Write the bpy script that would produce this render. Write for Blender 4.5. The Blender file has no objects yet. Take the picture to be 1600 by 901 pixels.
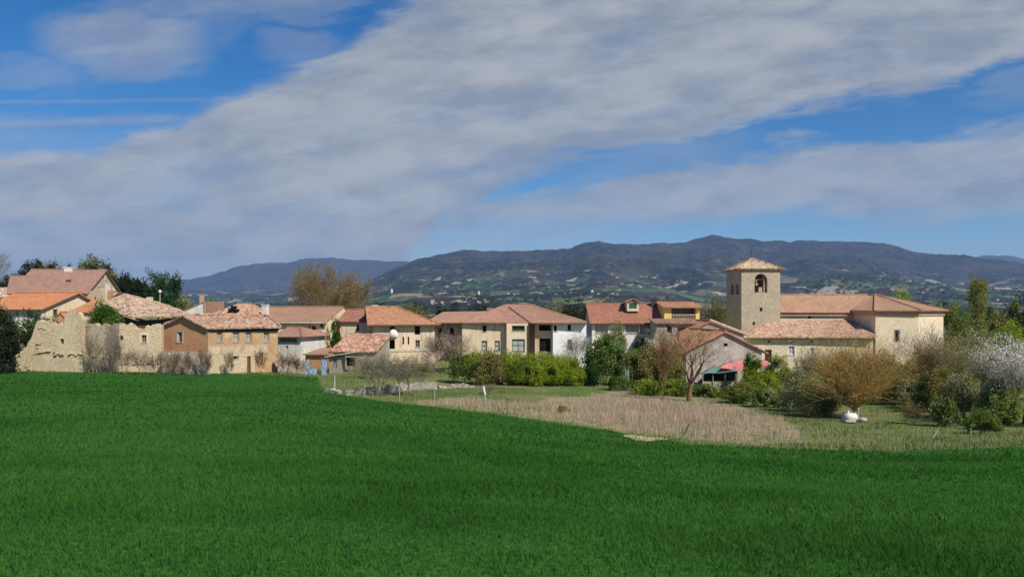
import bpy, math, random
import numpy as np
from math import radians as R

# ------------------------------------------------------------------ camera, world, sun
SC = bpy.context.scene
COL = SC.collection
F, CX, HY, EYE = 1156.0, 800.0, 480.0, 12.0      # focal length and horizon of the photograph in its own pixels, eye height

cam_d = bpy.data.cameras.new('camera'); cam = bpy.data.objects.new('camera', cam_d); COL.objects.link(cam)
cam_d.sensor_width = 36.0; cam_d.lens = 36.0 * F / 1600.0
cam_d.shift_y = (HY - 450.5) / 1600.0
cam_d.clip_start = 0.1; cam_d.clip_end = 60000
cam.location = (0, 0, EYE); cam.rotation_euler = (R(90), 0, 0)
SC.camera = cam

SUN_AZ, SUN_EL = R(138.0), R(46.0)               # compass style: 0 = +Y, 90 = +X
sd = bpy.data.lights.new('sun', 'SUN'); sun = bpy.data.objects.new('sun', sd); COL.objects.link(sun)
sd.energy = 5.0; sd.angle = R(0.5); sd.color = (1.0, 0.93, 0.82)
sun.rotation_euler = (R(90) - SUN_EL, 0, math.pi - SUN_AZ)
sun.location = (40, -40, 60)

SC.view_settings.view_transform = 'Standard'; SC.view_settings.look = 'None'
SC.view_settings.gamma = 1.0; SC.view_settings.use_curve_mapping = False
SC.view_settings.exposure = 0.12
SC.cycles.max_bounces = 6; SC.cycles.transparent_max_bounces = 8
SC.cycles.volume_bounces = 0
SC.cycles.use_denoising = True

world = bpy.data.worlds.new('World'); SC.world = world; world.use_nodes = True
NT = world.node_tree; NT.nodes.clear()

class G:
    """tiny node-graph helper"""
    def __init__(s, nt): s.nt = nt
    def n(s, t, **kw):
        nd = s.nt.nodes.new(t)
        for k, v in kw.items(): setattr(nd, k, v)
        return nd
    def set(s, sock, v):
        if hasattr(v, 'is_output') or isinstance(v, bpy.types.NodeSocket): s.nt.links.new(v, sock)
        else: sock.default_value = v
    def m(s, op, a, b=None, c=None, clamp=False):
        nd = s.n('ShaderNodeMath', operation=op, use_clamp=clamp)
        s.set(nd.inputs[0], a)
        if b is not None: s.set(nd.inputs[1], b)
        if c is not None: s.set(nd.inputs[2], c)
        return nd.outputs[0]
    def xyz(s, x, y, z):
        nd = s.n('ShaderNodeCombineXYZ')
        for i, v in enumerate((x, y, z)): s.set(nd.inputs[i], v)
        return nd.outputs[0]
    def noise(s, vec, scale, detail=4, rough=0.55, dist=0.0, out=0):
        nd = s.n('ShaderNodeTexNoise')
        if vec is not None: s.set(nd.inputs['Vector'], vec)
        nd.inputs['Scale'].default_value = scale; nd.inputs['Detail'].default_value = detail
        nd.inputs['Roughness'].default_value = rough; nd.inputs['Distortion'].default_value = dist
        return nd.outputs[out]
    def smooth(s, v, a, b, lo=0.0, hi=1.0):
        nd = s.n('ShaderNodeMapRange', interpolation_type='SMOOTHSTEP')
        s.set(nd.inputs[0], v); nd.inputs[1].default_value = a; nd.inputs[2].default_value = b
        nd.inputs[3].default_value = lo; nd.inputs[4].default_value = hi
        return nd.outputs[0]
    def mix(s, f, a, b, mode='MIX'):
        nd = s.n('ShaderNodeMix', data_type='RGBA', blend_type=mode)
        s.set(nd.inputs[0], f)
        for i, v in ((6, a), (7, b)):
            if isinstance(v, (tuple, list)): v = (*v[:3], 1.0)
            s.set(nd.inputs[i], v)
        return nd.outputs[2]
    def curve(s, v, pts):
        nd = s.n('ShaderNodeFloatCurve'); s.set(nd.inputs['Value'], v)
        c = nd.mapping.curves[0]
        nd.mapping.use_clip = False
        pts = sorted(pts)
        c.points[0].location = pts[0]; c.points[1].location = pts[-1]
        for p in pts[1:-1]: c.points.new(*p)
        nd.mapping.update()
        return nd.outputs[0]

g = G(NT)
sky = g.n('ShaderNodeTexSky', sky_type='NISHITA', sun_disc=False)
sky.sun_elevation = SUN_EL; sky.sun_rotation = SUN_AZ
sky.altitude = 600; sky.air_density = 1.0; sky.dust_density = 0.4; sky.ozone_density = 3.0
tc = g.n('ShaderNodeTexCoord'); sp = g.n('ShaderNodeSeparateXYZ'); NT.links.new(tc.outputs['Generated'], sp.inputs[0])
ay = g.m('MAXIMUM', g.m('ABSOLUTE', sp.outputs[1]), 0.08)
X = g.m('ADD', g.m('MULTIPLY', g.m('DIVIDE', sp.outputs[0], ay), F/100), CX/100)
Y = g.m('SUBTRACT', HY/100, g.m('MULTIPLY', g.m('DIVIDE', sp.outputs[2], ay), F/100))
al = g.m('SUBTRACT', X, g.m('MULTIPLY', Y, 0.2))
ac = g.m('ADD', Y, g.m('MULTIPLY', X, 0.12))
v1 = g.xyz(g.m('MULTIPLY', al, 0.30), g.m('MULTIPLY', ac, 0.95), 0.0)
n1 = g.noise(v1, 1.0, 9, 0.61, 0.3)                # broad streaky structure
v2 = g.xyz(g.m('MULTIPLY', al, 0.55), g.m('MULTIPLY', ac, 2.4), 3.7)
n2 = g.noise(v2, 1.3, 9, 0.62, 0.15)
nd1 = g.m('SUBTRACT', n1, 0.5); nd2 = g.m('SUBTRACT', n2, 0.5)
Yw = g.m('ADD', Y, g.m('ADD', g.m('MULTIPLY', nd1, 1.2), g.m('MULTIPLY', nd2, 0.9)))
xn = g.m('DIVIDE', X, 16.0, clamp=True)
def ycurve(pts): return g.m('SUBTRACT', g.m('MULTIPLY', g.curve(xn, [(a/16, (b+1)/6) for a, b in pts]), 6.0), 1.0)
UA = ycurve([(0, 2.25), (1.2, 2.2), (2.3, 1.95), (3.3, 1.6), (4.3, 1.0), (5.2, .75), (6.0, .2), (7.2, -.5), (10, -1), (16, -1)])
LA = ycurve([(0, 5), (4.5, 5.0), (6.0, 4.4), (7.2, 3.3), (8.6, 2.45), (10.4, 2.25), (12, 1.9), (13.3, 1.6), (14.6, 1.35), (16, 1.05)])
UB = ycurve([(0, 3), (6, 2.9), (8.5, 2.8), (10, 2.6), (12, 2.35), (14, 2.15), (16, 1.95)])
LB = ycurve([(0, 4.5), (6, 4.0), (7, 3.6), (9, 3.55), (12, 3.5), (14, 3.4), (16, 3.3)])
mA = g.m('MULTIPLY', g.smooth(g.m('SUBTRACT', Yw, UA), -0.18, 0.32), g.smooth(g.m('SUBTRACT', LA, Yw), -0.14, 0.24))
mB = g.m('MULTIPLY', g.m('MULTIPLY', g.smooth(g.m('SUBTRACT', Yw, UB), -0.16, 0.26), g.smooth(g.m('SUBTRACT', LB, Yw), -0.25, 0.30)), 0.88)
def blob(cx, cy, rx, ry, amp, sl=0.0):
    dx = g.m('DIVIDE', g.m('SUBTRACT', X, cx), rx)
    dy = g.m('DIVIDE', g.m('ADD', g.m('SUBTRACT', Yw, cy), g.m('MULTIPLY', g.m('SUBTRACT', X, cx), sl)), ry)
    d2 = g.m('ADD', g.m('MULTIPLY', dx, dx), g.m('MULTIPLY', dy, dy))
    return g.m('MULTIPLY', g.smooth(d2, 0.1, 1.5, 1.0, 0.0), amp)
m = g.m('MAXIMUM', mA, mB)
for b in ((1.95, .62, 1.35, .62, .66, -.02), (0.3, 1.2, 1.2, .4, .3, 0), (3.6, 0.0, 2.2, .3, .5, 0), (2.6, .25, 1.6, .5, .32, 0), (9.6, 3.55, 1.2, .10, .35, 0.02),
          (4.7, .62, .7, .3, .35, 0), (0.6, 2.15, 2.2, .35, .25, 0), (16, 1.45, 1.0, .25, .25, .1), (12.4, 3.1, 4.5, .45, .35, 0.05),
          (10.2, 2.45, 1.6, .3, .35, .15), (7.0, 3.75, 3.0, .35, .5, .04), (14.5, 3.9, 3.0, .14, .12, 0.02)):
    m = g.m('MAXIMUM', m, blob(*b))
def streak(y0, sl, x1, w, amp):
    d = g.m('ABSOLUTE', g.m('SUBTRACT', g.m('ADD', Y, g.m('MULTIPLY', nd2, 0.12)), g.m('ADD', g.m('MULTIPLY', X, sl), y0)))
    return g.m('MULTIPLY', g.m('MULTIPLY', g.smooth(d, 0.0, w, 1.0, 0.0), g.smooth(X, x1-0.7, x1, 1.0, 0.0)), amp)
m = g.m('MAXIMUM', m, streak(1.95, -0.035, 3.2, 0.13, 0.62))
m = g.m('MAXIMUM', m, streak(1.60, -0.012, 3.6, 0.05, 0.28))
# thin places in the cloud
thin = g.smooth(g.m('ADD', g.m('MULTIPLY', n1, 0.5), g.m('MULTIPLY', n2, 0.5)), 0.30, 0.56, 0.70, 1.0)
m = g.m('MULTIPLY', m, thin)
m = g.m('MULTIPLY', m, 0.95)
above = g.smooth(sp.outputs[2], 0.0, 0.02)
v3 = g.xyz(g.m('MULTIPLY', al, 0.8), g.m('MULTIPLY', ac, 2.2), 9.1)
n3 = g.noise(v3, 1.0, 9, 0.60, 0.25)
shade = g.smooth(g.m('ADD', g.m('MULTIPLY', n3, 0.6), g.m('MULTIPLY', n1, 0.4)), 0.36, 0.63)
ccol = g.mix(shade, (3.8, 4.25, 4.95), (5.9, 6.15, 6.5))     # cloud radiance before the background strength
hs = g.n('ShaderNodeHueSaturation'); NT.links.new(sky.outputs[0], hs.inputs['Color'])
hs.inputs['Saturation'].default_value = 1.42; hs.inputs['Value'].default_value = 1.22
skc = g.mix(1.0, hs.outputs[0], (0.92, 1.0, 1.1), 'MULTIPLY')
col = g.mix(m, skc, ccol)
bg = g.n('ShaderNodeBackground'); NT.links.new(col, bg.inputs[0]); bg.inputs[1].default_value = 0.071
wo = g.n('ShaderNodeOutputWorld'); NT.links.new(bg.outputs[0], wo.inputs[0])

# ------------------------------------------------------------------ helpers
def wx(px, D): return (px - CX) / F * D
def wz(py, D): return EYE + (HY - py) / F * D

def vnoise(x, y, seed=0):
    x = np.asarray(x, float); y = np.asarray(y, float)
    xi = np.floor(x).astype(np.int64); yi = np.floor(y).astype(np.int64)
    fx = x - xi; fy = y - yi; fx = fx*fx*(3-2*fx); fy = fy*fy*(3-2*fy)
    def h(a, b):
        n = (a*374761393 + b*668265263 + seed*974634777) & 0xffffffff
        n = ((n ^ (n >> 13)) * 1274126177) & 0xffffffff
        return ((n ^ (n >> 16)) & 0xffff) / 65535.0
    return (h(xi, yi)*(1-fx)+h(xi+1, yi)*fx)*(1-fy) + (h(xi, yi+1)*(1-fx)+h(xi+1, yi+1)*fx)*fy
def fbm(x, y, o=5, seed=0, gain=.5):
    s = 0; a = 1; t = 0
    for i in range(o):
        s = s + a*vnoise(np.asarray(x)*2**i, np.asarray(y)*2**i, seed+i*17); t += a; a *= gain
    return s/t - 0.5

def tag(o, label=None, cat=None, group=None, kind=None):
    if label: o['label'] = label
    if cat: o['category'] = cat
    if group: o['group'] = group
    if kind: o['kind'] = kind
    return o
def empty(name, loc, label, cat, group=None):
    o = bpy.data.objects.new(name, None); COL.objects.link(o); o.location = loc; o.empty_display_size = .5
    return tag(o, label, cat, group)
def link(name, me, parent=None, loc=None):
    o = bpy.data.objects.new(name, me); COL.objects.link(o)
    if loc is not None: o.location = loc
    if parent is not None:
        o.parent = parent
    return o
def wloc(p):
    v = np.zeros(3)
    while p is not None: v = v + np.array(p.location); p = p.parent
    return v

def np_mesh(name, V, Fc, mat, parent=None, attrs=None, smooth=False, mats=None, midx=None, origin=None):
    """V (n,3) world coordinates, Fc (m,k) indices; the object's origin is its parent's"""
    V = np.asarray(V, float); Fc = np.asarray(Fc, np.int32)
    org = wloc(parent) if parent is not None else (np.array(origin, float) if origin is not None else np.zeros(3))
    me = bpy.data.meshes.new(name)
    m_, k = Fc.shape
    me.vertices.add(len(V)); me.vertices.foreach_set('co', (V - org).astype(np.float32).ravel())
    me.loops.add(m_*k); me.loops.foreach_set('vertex_index', Fc.ravel())
    me.polygons.add(m_); me.polygons.foreach_set('loop_start', np.arange(m_, dtype=np.int32)*k)
    try: me.polygons.foreach_set('loop_total', np.full(m_, k, np.int32))
    except Exception: pass
    for mt in (mats or [mat]): me.materials.append(mt)
    if midx is not None: me.polygons.foreach_set('material_index', np.asarray(midx, np.int32))
    if smooth: me.polygons.foreach_set('use_smooth', np.ones(m_, bool))
    for an, av in (attrs or {}).items():
        a = me.attributes.new(an, 'FLOAT', 'POINT'); a.data.foreach_set('value', np.asarray(av, np.float32))
    me.update(calc_edges=True); me.validate()
    o = link(name, me, parent, None if parent is not None else tuple(org))
    return o

class MB:
    def __init__(s): s.v = []; s.f = []; s.mi = []; s.cur = 0
    def add(s, pts, faces):
        b = len(s.v); s.v.extend([tuple(p) for p in pts])
        for f in faces: s.f.append(tuple(b+i for i in f)); s.mi.append(s.cur)
    def box(s, O, e1, e2, u0, u1, w0, w1, z0, z1):
        """box in the frame O + u e1 + w e2 + z"""
        P = []
        for z in (z0, z1):
            for u, w in ((u0, w0), (u1, w0), (u1, w1), (u0, w1)):
                P.append((O[0]+u*e1[0]+w*e2[0], O[1]+u*e1[1]+w*e2[1], z))
        s.add(P, [(0,3,2,1),(4,5,6,7),(0,1,5,4),(1,2,6,5),(2,3,7,6),(3,0,4,7)])
    def abox(s, x0, x1, y0, y1, z0, z1): s.box((0,0), (1,0), (0,1), x0, x1, y0, y1, z0, z1)
    def tube(s, p, q, r0, r1=None, n=6, cap=True):
        p = np.array(p, float); q = np.array(q, float); r1 = r0 if r1 is None else r1
        d = q-p; d /= (np.linalg.norm(d)+1e-9)
        a = np.cross(d, (0,0,1) if abs(d[2]) < .9 else (1,0,0)); a /= np.linalg.norm(a); b = np.cross(d, a)
        P = []
        for c, r in ((p, r0), (q, r1)):
            for i in range(n):
                t = 2*math.pi*i/n; P.append(c + r*(a*math.cos(t)+b*math.sin(t)))
        fs = [(i, (i+1)%n, n+(i+1)%n, n+i) for i in range(n)]
        if cap: fs += [tuple(range(n-1, -1, -1)), tuple(range(n, 2*n))]
        s.add(P, fs)
    def build(s, name, mat, parent=None, smooth=False, origin=None):
        org = wloc(parent) if parent is not None else (np.array(origin, float) if origin is not None else np.zeros(3))
        me = bpy.data.meshes.new(name)
        me.from_pydata([tuple(np.array(v)-org) for v in s.v], [], s.f)
        ml = mat if isinstance(mat, (list, tuple)) else [mat]
        for mt in ml: me.materials.append(mt)
        if len(ml) > 1: me.polygons.foreach_set('material_index', s.mi)
        if smooth: me.polygons.foreach_set('use_smooth', [True]*len(s.f))
        me.update()
        return link(name, me, parent, None if parent is not None else tuple(org))

# ------------------------------------------------------------------ materials
MT = {}
def new_mat(name):
    mt = bpy.data.materials.new(name); mt.use_nodes = True; mt.node_tree.nodes.clear()
    gg = G(mt.node_tree); out = gg.n('ShaderNodeOutputMaterial')
    return mt, gg, out
def finish(gg, out, col, rough=.85, bump=None, bstr=.3, bdist=.05, spec=.25):
    p = gg.n('ShaderNodeBsdfPrincipled')
    if isinstance(col, tuple): col = (*col[:3], 1)
    gg.set(p.inputs['Base Color'], col); gg.set(p.inputs['Roughness'], rough)
    p.inputs['Specular IOR Level'].default_value = spec
    if bump is not None:
        b = gg.n('ShaderNodeBump'); b.inputs['Strength'].default_value = bstr; b.inputs['Distance'].default_value = bdist
        gg.set(b.inputs['Height'], bump); gg.nt.links.new(b.outputs[0], p.inputs['Normal'])
    gg.nt.links.new(p.outputs[0], out.inputs[0])
def pos(gg): return gg.n('ShaderNodeNewGeometry').outputs['Position']
def mottled(name, c1, c2, c3=None, s1=.5, s2=4.0, rough=.9, bstr=.35, bdist=.04, spec=.2, t3=.6, stain=None):
    mt, gg, out = new_mat(name); p = pos(gg)
    a = gg.noise(p, s1, 5, .6); b = gg.noise(p, s2, 4, .6)
    c = gg.mix(gg.smooth(a, .38, .62), c1, c2)
    if c3: c = gg.mix(gg.smooth(b, t3-.08, t3+.08), c, c3)
    if stain:                                           # vertical rain streaks and grime
        mp = gg.n('ShaderNodeMapping'); gg.set(mp.inputs[0], p); mp.inputs['Scale'].default_value = (2.2, 2.2, .35)
        st = gg.noise(mp.outputs[0], 1.0, 5, .65)
        c = gg.mix(gg.smooth(st, .48, .68, 0, .75), c, stain)
    finish(gg, out, c, rough, b, bstr, bdist, spec); MT[name] = mt; return mt
def stone(name, c1, c2, joint, sc=3.0, bstr=.6, patch=None, pth=.56):
    """rubble masonry: irregular stones with mortar joints"""
    mt, gg, out = new_mat(name); p = pos(gg)
    mp = gg.n('ShaderNodeMapping'); gg.set(mp.inputs[0], p); mp.inputs['Scale'].default_value = (1, 1, 1.7)
    w = gg.noise(p, 2.0, 3, .5, out=1)
    vm = gg.n('ShaderNodeVectorMath', operation='MULTIPLY_ADD'); gg.set(vm.inputs[0], w); vm.inputs[1].default_value = (.25,.25,.25); gg.set(vm.inputs[2], mp.outputs[0])
    vo = gg.n('ShaderNodeTexVoronoi'); gg.set(vo.inputs['Vector'], vm.outputs[0]); vo.inputs['Scale'].default_value = sc
    ve = gg.n('ShaderNodeTexVoronoi', feature='DISTANCE_TO_EDGE'); gg.set(ve.inputs['Vector'], vm.outputs[0]); ve.inputs['Scale'].default_value = sc
    sep = gg.n('ShaderNodeSeparateColor'); gg.set(sep.inputs[0], vo.outputs['Color'])
    c = gg.mix(sep.outputs[0], c1, c2)
    big = gg.noise(p, .45, 5, .65)
    c = gg.mix(gg.smooth(big, .40, .66, 0, .45), c, tuple(x*.62 for x in c1))
    e = gg.smooth(ve.outputs['Distance'], .0, .09)
    c = gg.mix(gg.m('MULTIPLY', gg.m('SUBTRACT', 1.0, e), .6), c, joint)
    if patch:
        pn = gg.noise(p, .33, 6, .68)
        c = gg.mix(gg.smooth(pn, pth-.05, pth+.05, 0, .85), c, patch)
    fine = gg.noise(p, 14, 3, .6)
    c = gg.mix(gg.smooth(fine, .35, .7, 0, .22), c, tuple(x*.5 for x in c1))
    finish(gg, out, c, .95, gg.m('ADD', e, gg.m('MULTIPLY', fine, .4)), bstr, .05, .1); MT[name] = mt; return mt
def bricks(name, c1, c2, joint, patch=None):
    mt, gg, out = new_mat(name); p = pos(gg)
    sx = gg.n('ShaderNodeSeparateXYZ'); gg.set(sx.inputs[0], p)
    u = gg.m('ADD', sx.outputs[0], gg.m('MULTIPLY', sx.outputs[1], .83))
    v = gg.xyz(u, sx.outputs[2], 0.0)
    br = gg.n('ShaderNodeTexBrick'); gg.set(br.inputs['Vector'], v)
    br.inputs['Scale'].default_value = 2.2; br.inputs['Mortar Size'].default_value = .03
    br.inputs['Color1'].default_value = (*c1, 1); br.inputs['Color2'].default_value = (*c2, 1); br.inputs['Mortar'].default_value = (*joint, 1)
    n = gg.noise(p, .7, 6, .65); n2 = gg.noise(p, 5, 4, .6)
    c = gg.mix(gg.smooth(n, .4, .68, 0, .6), br.outputs[0], tuple(x*.62 for x in c1))
    c = gg.mix(gg.smooth(n2, .5, .75, 0, .5), c, joint)
    if patch: c = gg.mix(gg.smooth(gg.noise(p, .5, 5, .6), .54, .62, 0, .85), c, patch)
    finish(gg, out, c, .95, br.outputs[1], .35, -.03, .1); MT[name] = mt; return mt
def tiles(name, c1, c2, c3, dark, s1=.4, amt=.45, lich=None):
    kg = .98 if 'old' in name or 'pile' in name else 1.06
    c1, c2, c3 = [(a, b*kg, c*1.02) for a, b, c in (c1, c2, c3)]
    """fired clay tiles, each island (roof sheet) mottled tile by tile"""
    mt, gg, out = new_mat(name); p = pos(gg)
    a = gg.noise(p, s1, 6, .65)
    vo = gg.n('ShaderNodeTexVoronoi'); gg.set(vo.inputs['Vector'], p); vo.inputs['Scale'].default_value = 3.4
    sep = gg.n('ShaderNodeSeparateColor'); gg.set(sep.inputs[0], vo.outputs['Color'])
    c = gg.mix(gg.smooth(a, .36, .64), c1, c2)
    c = gg.mix(gg.m('MULTIPLY', gg.smooth(sep.outputs[0], .55, .9), amt), c, c3)
    c = gg.mix(gg.m('MULTIPLY', gg.smooth(sep.outputs[1], .65, .95), amt*.9), c, dark)
    if lich: c = gg.mix(gg.smooth(gg.noise(p, .8, 7, .72), .52, .64, 0, .7), c, lich)
    b = gg.noise(p, 7, 3, .6)
    finish(gg, out, c, .88, b, .3, .03, .15); MT[name] = mt; return mt
def plain(name, c, rough=.6, spec=.3, metal=0, var=.25):
    mt, gg, out = new_mat(name); p = pos(gg)
    n = gg.noise(p, 3.0, 4, .6)
    col = gg.mix(gg.smooth(n, .35, .7, 0, 1), c, tuple(x*(1-var) for x in c))
    finish(gg, out, col, rough, None, spec=spec); MT[name] = mt; return mt
def leaf(name, c1, c2, trans=.3, patch=None, ps=.6):
    mt, gg, out = new_mat(name)
    ge = gg.n('ShaderNodeNewGeometry')
    c = gg.mix(ge.outputs['Random Per Island'], c1, c2)
    n = gg.noise(ge.outputs['Position'], ps, 4, .6)
    c = gg.mix(gg.smooth(n, .4, .65, 0, .7), c, patch or tuple(x*.6 for x in c1))
    d = gg.n('ShaderNodeBsdfDiffuse'); t = gg.n('ShaderNodeBsdfTranslucent'); mx = gg.n('ShaderNodeMixShader')
    gg.set(d.inputs[0], c); gg.set(t.inputs[0], c); mx.inputs[0].default_value = trans
    gg.nt.links.new(d.outputs[0], mx.inputs[1]); gg.nt.links.new(t.outputs[0], mx.inputs[2])
    gg.nt.links.new(mx.outputs[0], out.inputs[0]); MT[name] = mt; return mt

stone('annex_stone', (.76,.64,.47), (.66,.55,.40), (.38,.31,.2), 2.2, .4, patch=(.70,.62,.46))
stone('ruin_stone', (.72,.57,.38), (.60,.48,.33), (.33,.26,.16), 2.6, .6, patch=(.66,.55,.36))
stone('ruin_grey', (.30,.25,.19), (.24,.20,.16), (.14,.11,.09), 2.6, .7, patch=(.56,.46,.32), pth=.51)
stone('church_stone', (.54,.45,.33), (.41,.35,.26), (.30,.26,.20), 2.0, .35)
stone('rubble', (.48,.41,.31), (.36,.31,.25), (.25,.21,.16), 3.0, .7, patch=(.55,.50,.42))
stone('low_stone', (.52,.46,.37), (.38,.33,.27), (.12,.1,.08), 2.4, .9)
mottled('cream_plaster', (.74,.60,.43), (.68,.54,.38), (.60,.47,.32), .6, 6, stain=(.42,.33,.22))
mottled('apse_plaster', (.76,.63,.45), (.71,.58,.41), (.62,.50,.34), .5, 7)
mottled('yellow_plaster', (.70,.62,.38), (.66,.58,.36), (.60,.52,.32), .6, 5)
mottled('white_plaster', (.72,.70,.66), (.66,.63,.58), (.55,.51,.45), .6, 5, stain=(.45,.40,.34))
mottled('bright_white', (.86,.86,.85), (.80,.80,.79), None, .5, 5)
mottled('grey_plaster', (.44,.42,.39), (.36,.34,.32), (.28,.26,.24), .7, 4, stain=(.25,.23,.21))
mottled('barn_plaster', (.48,.44,.39), (.38,.34,.30), (.30,.26,.22), .8, 4.5, stain=(.28,.23,.19), bstr=.5)
mottled('lower_plaster', (.58,.48,.33), (.50,.40,.28), (.40,.28,.18), .9, 4, stain=(.36,.24,.16))
mottled('ochre_plaster', (.66,.53,.36), (.60,.48,.33), (.46,.36,.23), .6, 5, stain=(.40,.31,.2))
mottled('egg_yellow', (.75,.58,.20), (.70,.54,.2), None, .6, 5)
mottled('pink_plaster', (.50,.34,.24), (.44,.30,.22), (.36,.25,.19), .5, 5)
bricks('brown_brick', (.62,.31,.15), (.50,.24,.115), (.52,.36,.22))
bricks('orange_brick', (.54,.33,.17), (.47,.27,.14), (.48,.36,.22), patch=(.58,.45,.28))
tiles('tile_church', (.42,.235,.15), (.36,.20,.13), (.47,.29,.19), (.24,.13,.09), amt=.5)
tiles('tile_mauve', (.36,.19,.135), (.31,.165,.12), (.40,.225,.16), (.20,.11,.085), amt=.5)
tiles('tile_rose', (.31,.17,.13), (.27,.15,.115), (.36,.21,.16), (.20,.11,.085), amt=.45)
tiles('tile_orange', (.47,.19,.095), (.42,.17,.085), (.50,.24,.13), (.34,.11,.05), amt=.45)
tiles('tile_red', (.34,.14,.095), (.29,.12,.085), (.39,.19,.13), (.18,.075,.05), amt=.5)
tiles('tile_orange_worn', (.43,.205,.12), (.39,.18,.105), (.49,.27,.17), (.20,.09,.06), amt=.55)
tiles('tile_brown', (.34,.19,.13), (.30,.165,.115), (.38,.22,.155), (.22,.12,.09), amt=.25)
tiles('tile_old', (.50,.37,.24), (.42,.27,.17), (.60,.48,.33), (.12,.08,.055), amt=.95, lich=(.45,.36,.24))
tiles('tile_old_red', (.46,.29,.185), (.40,.22,.14), (.56,.42,.29), (.14,.085,.06), amt=.95, lich=(.44,.32,.2))
tiles('tile_pile', (.50,.27,.16), (.34,.17,.11), (.56,.40,.27), (.17,.09,.06), amt=.9)
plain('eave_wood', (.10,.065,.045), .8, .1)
plain('dark_wood', (.06,.045,.035), .85, .1)
plain('brown_door', (.20,.08,.05), .7)
plain('grey_wood', (.32,.28,.23), .9, .1)
plain('white_paint', (.75,.73,.68), .6)
plain('green_paint', (.02,.14,.075), .5)
plain('green_cloth', (.13,.26,.20), .8)
plain('pink_cloth', (.70,.20,.19), .8)
plain('blue_tarp', (.22,.38,.55), .6)
plain('curtain', (.45,.44,.42), .8)
plain('iron', (.05,.048,.045), .6)
plain('bronze', (.10,.075,.04), .4, .5)
plain('chimney_white', (.70,.66,.58), .9)
plain('verge', (.62,.55,.42), .9)
plain('concrete', (.42,.39,.34), .95)
mt, gg, out = new_mat('glass'); finish(gg, out, (.02,.025,.03), .12, None, spec=.6); MT['glass'] = mt
mt, gg, out = new_mat('void'); finish(gg, out, (.012,.010,.009), .95, None, spec=.05); MT['void'] = mt

leaf('wheat', (.042,.140,.022), (.074,.205,.034), .35, patch=(.027,.100,.017), ps=.16)
leaf('reed', (.62,.47,.34), (.46,.34,.25), .35, patch=(.54,.38,.30), ps=.3)
leaf('meadow_grass', (.13,.20,.05), (.23,.26,.09), .35, patch=(.085,.14,.035), ps=.25)
leaf('verge_grass', (.22,.28,.10), (.38,.36,.18), .35, patch=(.12,.20,.05), ps=.35)
leaf('leaf_dark', (.016,.030,.012), (.035,.055,.020), .15)
leaf('leaf_oak', (.035,.052,.022), (.060,.075,.028), .2)
leaf('leaf_conifer', (.022,.065,.020), (.050,.115,.035), .2)
leaf('leaf_bright', (.27,.35,.022), (.34,.42,.04), .4, patch=(.20,.27,.018))
leaf('leaf_mid', (.15,.22,.04), (.22,.29,.07), .35)
leaf('leaf_apple', (.15,.25,.07), (.26,.36,.13), .3, patch=(.08,.15,.035), ps=.9)
leaf('leaf_ivy', (.045,.105,.012), (.09,.17,.02), .3)
leaf('leaf_olive', (.20,.22,.05), (.29,.29,.08), .35, patch=(.15,.16,.04))
leaf('leaf_rust', (.33,.27,.085), (.40,.33,.12), .35, patch=(.22,.21,.06))
leaf('leaf_greygreen', (.28,.30,.14), (.40,.40,.23), .35, patch=(.21,.23,.085))
leaf('blossom', (.80,.75,.66), (.86,.82,.74), .3, patch=(.66,.60,.50))
leaf('blossom_pink', (.50,.38,.28), (.62,.50,.40), .3, patch=(.36,.26,.18))
leaf('bud', (.30,.22,.12), (.22,.17,.09), .2)
plain('bark_orange', (.52,.31,.10), .9, .1, var=.5)
plain('bark_brown', (.17,.115,.07), .9, .1, var=.4)
plain('bark_grey', (.25,.21,.165), .9, .1, var=.4)
plain('bark_dark', (.06,.048,.038), .9, .1, var=.3)
plain('bark_rust', (.26,.155,.08), .9, .1, var=.4)

# ------------------------------------------------------------------ terrain
CTRL = [  # photo column, photo row, distance
 (-600,700,20),(-300,700,20),(0,690,20),(400,702,20),(800,722,20),(1200,740,20),(1600,752,20),(2100,760,20),
 (-300,615,45),(0,614,45),(400,622,45),(600,632,45),(800,655,46),
 (-300,580,82),(0,579,82),(130,580,82),(300,583,82.5),(440,585,84),(500,592,80),(540,618,66),(650,632,60),
 (1000,688,42),(1200,699,38),(1400,706,35),(1600,697,34),(2000,695,33),
 (690,605,80),(600,588,88),(480,583,87),(630,567,100),(830,602,82),(830,568,106),(760,612,72),(950,604,84),(900,640,58),(1100,650,58),
 (1130,603,92),(1340,652,58),(1180,588,112),(1440,590,110),(1540,645,55),(1590,663,50),(1250,660,52),(1450,672,48),(2000,640,60),
 (1700,600,100),(60,516,105),(-200,516,105),(180,535,105),(300,556,108),(420,560,108),
 (100,470,160),(-200,470,160),(250,500,160),(400,525,150),(600,545,150),(900,555,150),(1300,560,150),(1700,560,150),(2100,560,150),
 (-300,480,260),(0,485,260),(400,515,260),(800,528,260),(1200,532,260),(1600,532,260),(2100,532,260)]
P = np.array([(wx(a,d), d, wz(b,d)) for a,b,d in CTRL] +
             [(0,0,EYE-2.0),(-40,0,EYE-1.6),(40,0,EYE-2.6),(0,-40,EYE-.5),(-60,-40,EYE+.4),(60,-40,EYE-1.2),(0,8,EYE-2.62),(-8,8,EYE-2.4),(8,8,EYE-2.9),
              (-160,20,EYE-2.2),(160,20,EYE-6.5),(-200,100,EYE-3),(200,100,EYE-9)])
S_ = 50.0
def _tps(r2): return .5*r2*np.log(r2+1e-12)
_n = len(P); A_ = P[:, :2]/S_
K = _tps(((A_[:,None]-A_[None])**2).sum(-1)) + np.eye(_n)*0.004
Q = np.hstack([np.ones((_n,1)), A_])
M_ = np.block([[K, Q],[Q.T, np.zeros((3,3))]])
CO = np.linalg.solve(M_, np.concatenate([P[:,2], np.zeros(3)]))
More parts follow.
